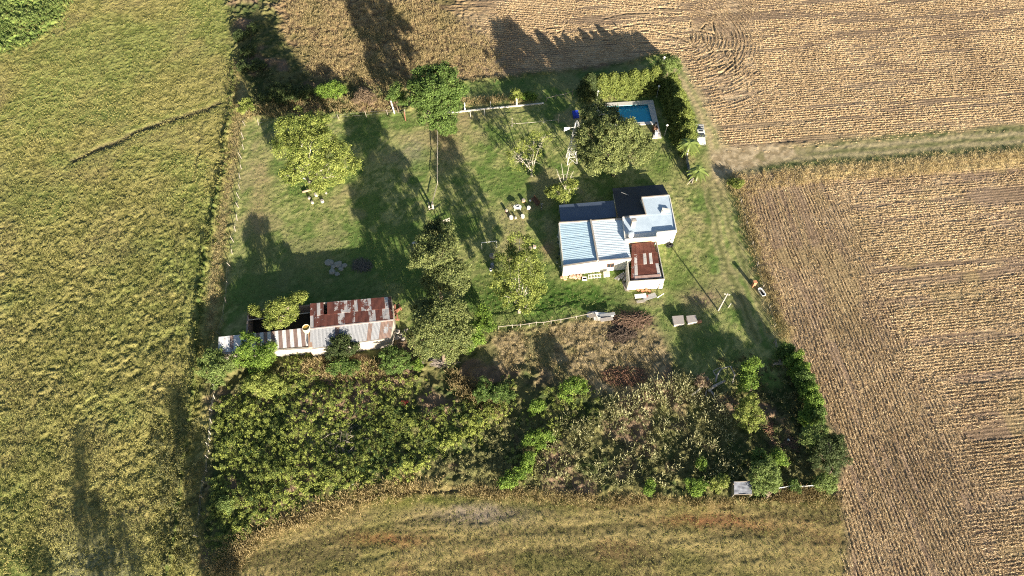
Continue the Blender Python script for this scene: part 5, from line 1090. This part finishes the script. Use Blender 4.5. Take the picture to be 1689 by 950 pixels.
# log seats under the west tree
b = P(506, 316); m = MB(); a = b + Vector((-.75, -.28, .2)); c = b + Vector((.75, .28, .2)); m.tube([a, b + Vector((0, .03, .21)), c], [.2, .22, .19], 9); tag(m.build('log', paint('log_bark', (.40, .30, .21), .95, .4, 4), None, True), 'long log lying at the left of the log seats under the yellow green tree', 'log')
for px, py, r, h, lab in ((522, 322, .36, .5, 'largest grey stump in the middle of the log seats'), (510.5, 328, .24, .42, 'small stump right below the long log'), (515.5, 335, .26, .45, 'lowest pale stump of the log seats'), (532, 333, .32, .5, 'pale round stump on the right of the log seats'), (538, 319, .2, .35, 'little stump at the crown edge right of the log seats')):
    stump('log_stump', lab, px, py, r, h, palewood, 'stump', 'stumps under the yellow green tree')
# pots beneath the pale tree
b = P(811.5, 424); t = thing('barrel_planter', 'round stone planter with pale rim left of the pale loose tree', 'planter', b); m = MB(); m.lathe(b, [(.42, 0), (.5, .35), (.46, .55), (.36, .55), (.34, .42)], 14); m.build('pot', concrete, t, True)
m = MB(); rr = random.Random(4)
for k in range(9): m.blob(b + Vector((rr.uniform(-.28, .28), rr.uniform(-.28, .28), .55)), .12, k)
m.build('stones', palewood, t)
b = P(812, 440); t = thing('oil_drum', 'dark oil drum in shadow below the round stone planter', 'drum', b); m = MB(); m.lathe(b, [(.3, 0), (.3, .28), (.32, .3), (.3, .32), (.3, .58), (.32, .6), (.3, .62), (.3, .88), (.27, .88), (.26, .84)], 14); m.build('body', greyroof, t); m = MB(); m.lathe(up(b, .84), [(.26, 0), (.25, .02)], 14); m.build('lid', steel, t)
b = P(809.5, 446); t = thing('white_bucket', 'white bucket on the shadow edge below the oil drum', 'bucket', b); m = MB(); m.lathe(b, [(.2, 0), (.26, .4), (.24, .4), (.19, .06)], 12); m.build('pail', whitep, t); m = MB(); m.tube([b + Vector((.25 * math.cos(a), 0, .4 + .2 * math.sin(a))) for a in [k * math.pi / 6 for k in range(7)]], .015, 4); m.build('handle', steel, t)
stump('log_stump', 'left one of two pinkish stumps right of the pale loose tree', 874.5, 411, .32, .4, palewood, 'stump', 'two stumps beside the pale loose tree', paint('pink_wood2', (.58, .42, .34), .9, .3, 4))
stump('log_stump', 'right one of two pinkish stumps right of the pale loose tree', 881.5, 408, .3, .4, palewood, 'stump', 'two stumps beside the pale loose tree', MATS['pink_wood2'])
# clutter along the house walls
POTS = [(921, 391, .3, .5, whitep, 'white crate like pot at the north end of the west wall'), (921, 401, .3, .35, steel, 'grey ring pot near the north end of the west wall'), (923, 412, .2, .4, blackm, 'black pot by the middle of the west wall'), (922.5, 420, .22, .4, greyroof, 'dark grey pot by the middle of the west wall'),
        (919.5, 426, .2, .35, blackm, 'black pot standing out from the west wall'), (919, 434.5, .2, .35, whitep, 'white pot standing away from the west wall'), (924, 440, .2, .3, whitep, 'small white pot near the south west corner of the house'), (926, 446, .2, .35, steel, 'grey pot nearest the south west corner of the house')]
for px, py, r, h, mt, lab in POTS:
    b = P(px, py); t = thing('plant_pot', lab, 'pot', b, 'pots along the west wall'); m = MB(); m.lathe(b, [(r * .75, 0), (r, h), (r * .88, h), (r * .85, h - .08)], 10); m.build('pot', mt, t); m = MB(); m.blob(up(b, h), r * .8, int(px), (1, 1, .5)); m.build('plant', paint('pot_plant', (.04, .07, .02), .8, .4, 6), t)
def heap(name, label, cat, spots, mat, size, seed, part=None, box=True):
    """loose pieces lying on each other: the pieces are parts of the heap"""
    rr = random.Random(seed); c = P(*spots[0][:2]); t = thing(name, label, cat, c)
    for px, py, z in spots:
        b = P(px, py); m = MB()
        if box:
            a = rr.uniform(0, 3); d1 = Vector((math.cos(a), math.sin(a), rr.uniform(-.1, .1))) * size[0] * rr.uniform(.6, 1.2) / 2; m.bar(up(b, z + size[2] / 2) - d1, up(b, z + size[2] / 2) + d1, size[1], size[2])
        else: m.blob(up(b, z), size[0] * rr.uniform(.7, 1.2), int(px * 7 + py), (1, 1, .7))
        m.build(part or 'piece', mat, t)
    return t
heap('brick_heap', 'heap of orange bricks at the south west corner of the house', 'bricks', [(927, 458, 0), (930, 459, .05), (928.5, 457, .2), (932, 461, 0), (933, 458, .1)], paint('pale_orange_brick', (.72, .45, .28), .9, .3, 4), (.6, .32, .25), 1, 'brick')
heap('brick_heap', 'heap of pinkish bricks and pots along the south wall', 'bricks', [(941, 458, 0), (945, 457, .1), (949, 458, 0), (953, 457, .15), (956, 458, 0), (947, 459, .2), (958, 456, .1), (943, 456, .15)], paint('pink_brick', (.66, .38, .28), .9, .35, 4), (.7, .35, .3), 2, 'brick')
b = P(980.5, 459); t = thing('slatted_pallet', 'white slatted pallet leaning against the south wall', 'pallet', b); ang_s = math.atan2(wd.y, wd.x)
for k in range(9):
    q = b + wd * (-1.05 + k * .26); m = MB(); m.bar(q, q + Vector((0, .35, .9)), .17, .03); m.build('slat', whitep, t)
for z in (.15, .75):
    m = MB(); m.bar(b - wd * 1.15 + Vector((0, .35 * z / .9 - .03, z)), b + wd * 1.15 + Vector((0, .35 * z / .9 - .03, z)), .05, .1); m.build('crosspiece', offwhite, t)
b = P(964, 461); t = thing('box_frame', 'open white box with dark inside in front of the south wall', 'box', b); m = MB()
for dx, dy, sx, sy in ((0, .26, .8, .06), (0, -.26, .8, .06), (.37, 0, .06, .46), (-.37, 0, .06, .46)): m.box(b + Vector((dx, dy, .22)), sx, sy, .44, 0)
m.build('box_side', whitep, t); m = MB(); m.box(b + Vector((0, 0, .1)), .66, .44, .05, 0); m.build('base', blackm, t)
b = P(1000, 457); t = thing('white_cabinet', 'low white cabinet standing under the south window', 'cabinet', b); m = MB(); m.box(b + Vector((0, .3, .38)), 1.0, .6, .76, ang_s); m.build('body', whitep, t); m = MB(); m.box(b + Vector((0, .3, .79)), 1.08, .68, .06, ang_s); m.build('top', offwhite, t)
for j in (-.25, .25):
    m = MB(); m.box(b + wd * j + Vector((.02, -.02, .36)), .44, .04, .6, ang_s); m.build('door', whitep, t)
t = thing('plank_stack', 'grey boards leaning in the corner between the house and the lean-to', 'planks', P(1024, 460)); rr = random.Random(3)
for k in range(7):
    a = P(1014 + k * 2.6, 461 + rr.uniform(-2, 3), .05 + .05 * k); c = P(1026 + k * 1.6, 450 + rr.uniform(-2, 3), .3 + .1 * k); m = MB(); m.bar(a, c, .22, .05); m.build('plank', wood if k % 2 else steel, t)
t = thing('plank_stack', 'grey floor boards lying on the ground beside the lean-to wall', 'planks', P(1031, 474))
for k in range(5):
    a = P(1027 + k * 1.8, 464 + k * .6, .06); c = P(1032 + k * 2.2, 480 + k * .3, .06); m = MB(); m.bar(a, c, .2, .05); m.build('plank', wood, t)
t = thing('scrap_sheets', 'white and blue scrap sheets lying south of the lean-to', 'scrap', P(1066, 490))
for (a, c, w_, mt) in (((1047, 489), (1066, 487), .8, whitep), ((1060, 493), (1082, 486), .9, steel), ((1050, 498), (1064, 496), .5, palewood), ((1064, 488), (1068, 489), .5, paint('red_scrap', (.6, .12, .08), .7, .2, 4))):
    m = MB(); m.bar(P(*a, .2), P(*c, .35), w_, .05); m.build('sheet', mt, t)
m = MB(); m.tube([P(1084, 491, .1), P(1095, 484, .5)], .07, 6); tag(m.build('white_pole', whitep), 'white pole lying on the grass right of the white scrap sheets', 'pole')
heap('brick_heap', 'scatter of broken orange bricks in front of the lean-to', 'bricks', [(1052, 479, 0), (1060, 481, 0), (1066, 479, .1), (1057, 478, .1), (1071, 481, 0)], orange, (.6, .35, .2), 6, 'brick')
t = thing('tyre_stack', 'dark tyres stacked by the south east corner of the white block', 'tyres', P(1104, 406))
for (px, py, z) in ((1102, 406, .12), (1107, 404.5, .12), (1104.5, 405, .36)):
    b = P(px, py); m = MB(); m.tube([b + Vector((.3 * math.cos(a), .3 * math.sin(a), z)) for a in [k * math.pi / 8 for k in range(17)]], .12, 6, False); m.build('tyre', blackm, t, True)
# scrap pile and brush piles
t = thing('scrap_pile', 'pile of grey corrugated sheets and boards at the end of the rail fence', 'scrap', P(990, 522)); rr = random.Random(7)
for k in range(12):
    px = rr.uniform(972, 1006); py = rr.uniform(515, 527); L = rr.uniform(1.2, 3.2); a = rr.uniform(-.1, .35); c = P(px, py, .15 + .06 * k); d = Vector((math.cos(a), math.sin(a), rr.uniform(-.05, .05))) * L / 2
    m = MB(); m.bar(c - d, c + d, rr.uniform(.3, .8), .04); m.build('sheet', [steel, greyroof, whitep, wood, steel, concrete][k % 6], t)
def brush(label, cx, cy, rx, ry, n, h, mat, seed, L=(.8, 2.2), name='brush_pile', ang=None):
    rr = random.Random(seed); c = P(cx, cy); t = thing(name, label, 'brushwood', c); m = MB()
    for _ in range(n):
        a = rr.uniform(0, 6.28); k = math.sqrt(rr.random()); q = P(cx + rx * k * math.cos(a), cy + ry * k * math.sin(a)); z = h * (1 - k) * rr.random() + .08
        b = (ang + rr.gauss(0, .18)) if ang is not None else rr.uniform(0, 6.28); l = rr.uniform(*L); d = Vector((math.cos(b), math.sin(b), rr.uniform(-.12, .25))) * l / 2; r = rr.uniform(.018, .05)
        m.tube([up(q, z) - d, up(q, z) + Vector((rr.uniform(-.1, .1), rr.uniform(-.1, .1), rr.uniform(0, .12))), up(q, z) + d], [r, r * .8, r * .4], 4)
    m.build('sticks', mat, t); return t
brownst = paint('brown_sticks', (.20, .13, .09), .95, .4, 5); greyst = paint('grey_sticks', (.36, .31, .26), .95, .35, 5); redst = paint('reddish_sticks', (.26, .14, .09), .95, .4, 5)
brush('large tangled brown brush pile in the dry yard beside the scrap pile', 1042, 530, 34, 14, 420, 1.0, brownst, 1)
brush('dark branch heap below the large tangled brush pile', 1025, 552, 24, 12, 260, .7, paint('dark_sticks', (.11, .08, .06), .95, .4, 5), 2)
brush('thin reddish twig heap near the reeds in the dry yard', 1030, 620, 38, 16, 420, .4, redst, 3, (.5, 1.5))
brush('long heap of bleached grey sticks under the spreading tree', 722, 598, 24, 6, 220, .5, greyst, 4, (1.6, 3.4), ang=-.25)
brush('thorny cut branches on the shaded lawn north of the shed', 597, 438, 16, 10, 160, .5, paint('dim_sticks', (.15, .14, .12), .95, .3, 5), 5)
brush('loose brown branches under the dark hedge trees at the east end', 1290, 735, 24, 16, 260, .35, brownst, 6)
brush('small pile of brown sticks left of the leafy bush', 1272, 708, 9, 9, 120, .3, redst, 7)
brush('flattened dry stalks behind the white rail fence', 1300, 818, 26, 8, 300, .5, paint('tan_stalks', (.30, .23, .14), .95, .35, 5), 8)
heap('ash_heap', 'pale grey rubble heap on the shaded lawn north of the shed', 'rubble', [(550, 440, 0), (558, 436, .0), (563, 444, 0), (548, 448, 0), (556, 452, 0), (568, 438, 0), (543, 434, 0)], paint('ash', (.30, .30, .26), .95, .3, 3), (.6,), 8, 'stone', False)
heap('rubble_heap', 'grey stones and tins beside the east end of the shed', 'rubble', [(656, 548, .1), (664, 552, .1), (660, 558, .1), (670, 548, .1), (672, 556, .1), (655, 558, .1), (666, 561, .1)], concrete, (.5,), 9, 'stone', False)
heap('plank_stack', 'pinkish bricks and rusty boards against the shed gable', 'scrap', [(652, 508, 0), (656, 512, .1), (660, 507, 0), (654, 516, .1), (652, 528, .2), (656, 525, .3)], paint('rust_scrap', (.45, .20, .13), .9, .4, 4), (1.3, .25, .15), 10, 'board')
heap('litter_heap', 'red and white litter in the weeds below the shed bushes', 'litter', [(664, 665, .2), (668, 667, .2), (671, 664, .25)], paint('red_litter', (.5, .08, .06), .8, .4, 5), (.5, .35, .15), 11, 'rag')
b = P(685, 402); m = MB(); m.blob(up(b, .2), .4, 3, (1.3, .8, .5)); tag(m.build('white_sack', offwhite, None, True), 'crumpled white sack in the shade left of the dark little tree', 'sack')
b = P(582.5, 799); m = MB(); m.lathe(b, [(.16, 0), (.2, .3), (.17, .36), (.06, .42)], 10); tag(m.build('white_jug', whitep), 'white jug in the dark gap at the bottom of the thicket', 'jug')
b = P(1299, 727); m = MB(); m.lathe(b, [(.17, 0), (.2, .4), (.15, .46), (.06, .5)], 10); tag(m.build('white_jug', whitep), 'white jug on the dark ground left of the large round tree', 'jug')
# concrete slabs
for (c4, lab) in (([(1108.5, 521.5), (1127, 520), (1129, 534), (1112, 536)], 'larger left one of two concrete tank covers on the weedy lawn'), ([(1132, 521), (1147, 519.5), (1151, 530.5), (1135, 533)], 'smaller right one of two concrete tank covers on the weedy lawn')):
    q = [P(x, y, .75) for x, y in c4][::-1]; cc = sum(q, Vector()) / 4; t = thing('tank_cover', lab, 'concrete slab', Vector((cc.x, cc.y, 0)), 'two concrete tank covers')
    m = MB(); m.prism(q, .6, .76); m.build('slab', paint('dusty_concrete', (.40, .36, .33), .95, .25, 1.6, dirt=(.30, .27, .25)), t)
    m = MB(); m.prism([cc + (p - cc) * .92 for p in q], -.2, .6); m.build('tank_wall', concrete, t)
b = P(1153, 531); m = MB(); m.box(b + Vector((0, 0, .12)), .8, .5, .24, .2); m.box(b + Vector((.1, .05, .3)), .4, .3, .14, .6); tag(m.build('brick_block', orange, None, bevel=.02), 'orange brick block touching the smaller concrete tank cover', 'brick')
# bathtub and brick post
b = P(1255, 484); t = thing('bathtub', 'old white bathtub used as a trough on the field edge', 'bathtub', b); ax_ = (P(1261, 490) - P(1250, 474)); ax_.z = 0; ax_.normalize(); sd_ = Vector((-ax_.y, ax_.x, 0))
def oval(rx, ry, z): return [b + ax_ * rx * math.copysign(abs(math.cos(a)) ** .6, math.cos(a)) + sd_ * ry * math.copysign(abs(math.sin(a)) ** .6, math.sin(a)) + Vector((0, 0, z)) for a in [k * math.pi / 12 for k in range(24)]]
rings = [oval(.68, .30, .02), oval(.85, .40, .55), oval(.88, .43, .58), oval(.78, .32, .58), oval(.60, .22, .14)]; m = MB(); vs = [p for r_ in rings for p in r_]
m.add(vs, [(i * 24 + j, i * 24 + (j + 1) % 24, (i + 1) * 24 + (j + 1) % 24, (i + 1) * 24 + j) for i in range(4) for j in range(24)] + [tuple(range(96, 120)), tuple(reversed(range(24)))]); m.build('tub', whitep, t, True)
m = MB(); m.add(oval(.70, .28, .34), [tuple(range(24))]); m.build('water', blackm, t)
b = P(1242, 472); t = thing('brick_pillar', 'short red brick pillar on the grass left of the bathtub', 'pillar', b); m = MB(); m.box(b + Vector((0, 0, .65)), .5, .45, 1.3, .2); m.build('shaft', brick, t); m = MB(); m.box(b + Vector((0, 0, 1.35)), .62, .55, .1, .2); m.build('cap', orange, t)
# dead trunk
t = thing('fallen_trunk', 'bleached dead trunk with bare branches lying at the edge of the reeds', 'dead tree', P(1170, 640)); rr = random.Random(12)
def limb(pts, r0, r1, nm): m = MB(); n_ = len(pts); m.tube([P(*p) for p in pts], [r0 + (r1 - r0) * i / (n_ - 1) for i in range(n_)], 7); m.build(nm, paint('bleached_wood', (.40, .37, .34), .95, .35, 4), t, True)
limb([(1140, 652, .3), (1150, 645, .5), (1160, 634, .6), (1168, 624, .5)], .14, .22, 'branch'); limb([(1168, 645, .4), (1178, 637, .6), (1188, 632, .5), (1196, 628, .4)], .28, .16, 'trunk'); limb([(1170, 642, .4), (1177, 652, .6), (1178, 660, .3)], .14, .05, 'branch')
limb([(1166, 640, .4), (1164, 650, .3), (1166, 660, .3)], .12, .04, 'branch'); limb([(1180, 630, .4), (1183, 618, .7), (1190, 608, .8), (1205, 604, .7)], .16, .06, 'branch'); limb([(1182, 622, .5), (1176, 612, .8), (1190, 605, .6)], .10, .04, 'branch')
limb([(1172, 644, .5), (1184, 655, .5)], .10, .03, 'branch'); limb([(1205, 604, .4), (1212, 618, .5), (1208, 632, .3)], .12, .05, 'branch')
# --- pickup
cb = (P(1148, 207) + P(1152, 239)) / 2 + Vector((.3, 0, 0)); fw = (P(1156, 240) - P(1150.5, 206)); fw.z = 0; fw.normalize(); lf = Vector((-fw.y, fw.x, 0))
cb = P(1153.2, 226); t = thing('pickup_truck', 'white pickup truck parked on the drive beside the conifer hedge', 'pickup', cb)
carp = paint('car_white', (.78, .78, .76), .3, .05, 3, bd=0); carg = paint('bed_grey', (.20, .21, .22), .6, .2, 4)
cp = lambda x, y, z: cb + fw * x + lf * y + Vector((0, 0, z))
def loft(m, secs):
    n = len(secs[0]); vs = [p for s_ in secs for p in s_]; m.add(vs, [(i * n + j, i * n + (j + 1) % n, (i + 1) * n + (j + 1) % n, (i + 1) * n + j) for i in range(len(secs) - 1) for j in range(n)] + [tuple(reversed(range(n))), tuple(range((len(secs) - 1) * n, len(secs) * n))])
def csec(x, w0, w1, z0, z1): return [cp(x, -w0, z0), cp(x, w0, z0), cp(x, w0 * 1.0, (z0 + z1) / 2), cp(x, w1, z1), cp(x, -w1, z1), cp(x, -w0 * 1.0, (z0 + z1) / 2)]
m = MB(); loft(m, [csec(.75, .88, .84, .4, 1.0), csec(1.2, .88, .82, .38, 1.02), csec(2.2, .86, .76, .4, .92), csec(2.5, .78, .66, .45, .78)]); m.build('bonnet', carp, t)
m = MB(); loft(m, [csec(-.75, .88, .86, .38, 1.0), csec(.76, .88, .86, .38, 1.0)]); loft(m, [csec(-.62, .84, .70, .98, 1.5), csec(-.45, .84, .68, .98, 1.56), csec(.2, .84, .68, .98, 1.56), csec(.30, .84, .68, .98, 1.52)]); m.build('cab', carp, t)
m = MB(); m.add([cp(.95, -.78, 1.0), cp(.95, .78, 1.0), cp(.31, .66, 1.53), cp(.31, -.66, 1.53)], [(0, 1, 2, 3)]); m.add([cp(.95, -.80, .98), cp(.31, -.68, 1.52), cp(.31, -.80, .98)], [(0, 1, 2)]); m.add([cp(.95, .80, .98), cp(.31, .68, 1.52), cp(.31, .80, .98)], [(0, 2, 1)]); m.build('windscreen', glass, t)
for s_ in (-1, 1):
    m = MB(); m.add([cp(-.5, s_ * .845, 1.04), cp(.25, s_ * .845, 1.04), cp(.18, s_ * .715, 1.48), cp(-.42, s_ * .715, 1.48)], [(0, 1, 2, 3)]); m.build('side_window', glass, t)
m = MB(); m.add([cp(-.35, -.45, 1.565), cp(.05, -.45, 1.565), cp(.05, .45, 1.565), cp(-.35, .45, 1.565)], [(0, 1, 2, 3)]); m.build('roof_hatch', glass, t)
m = MB(); m.box(cp(-1.6, 0, .55), 1.7, 1.7, .1, math.atan2(fw.y, fw.x))
for s_ in (-1, 1): m.bar(cp(-2.45, s_ * .86, .75), cp(-.76, s_ * .86, .75), .07, .55)
m.bar(cp(-2.46, -.86, .75), cp(-2.46, .86, .75), .07, .55); m.build('bed', carp, t)
for k in range(3):
    x = -2.2 + k * .5; m = MB(); m.bar(cp(x, -.84, 1.04), cp(x, .84, 1.04), .2, .05); m.build('bed_cover', steel, t)
m = MB(); m.bar(cp(-2.42, 0, .98), cp(-.8, 0, .98), 1.6, .04); m.build('bed_liner', carg, t)
for x in (-1.65, 1.6):
    for s_ in (-1, 1):
        m = MB(); m.tube([cp(x, s_ * .70, .34), cp(x, s_ * .90, .34)], .34, 14); wh = m.build('wheel', blackm, t); m = MB(); m.tube([cp(x, s_ * .88, .34), cp(x, s_ * .915, .34)], .19, 10); m.build('rim', steel, wh)
for s_ in (-1, 1):
    m = MB(); m.box(cp(2.46, s_ * .55, .66), .1, .3, .14, math.atan2(fw.y, fw.x)); m.build('headlight', glass, t)
m = MB(); m.bar(cp(2.52, -.8, .5), cp(2.52, .8, .5), .12, .16); m.build('bumper', carg, t)
for s_ in (-1, 1):
    m = MB(); m.box(cp(.7, s_ * 1.0, 1.05), .14, .2, .14, math.atan2(fw.y, fw.x)); m.build('mirror', carg, t)
brush('dead grey stalks standing through the middle of the thicket', 560, 730, 60, 34, 260, .9, paint('dead_stalks', (.30, .26, .20), .95, .35, 5), 21, (.6, 1.6))
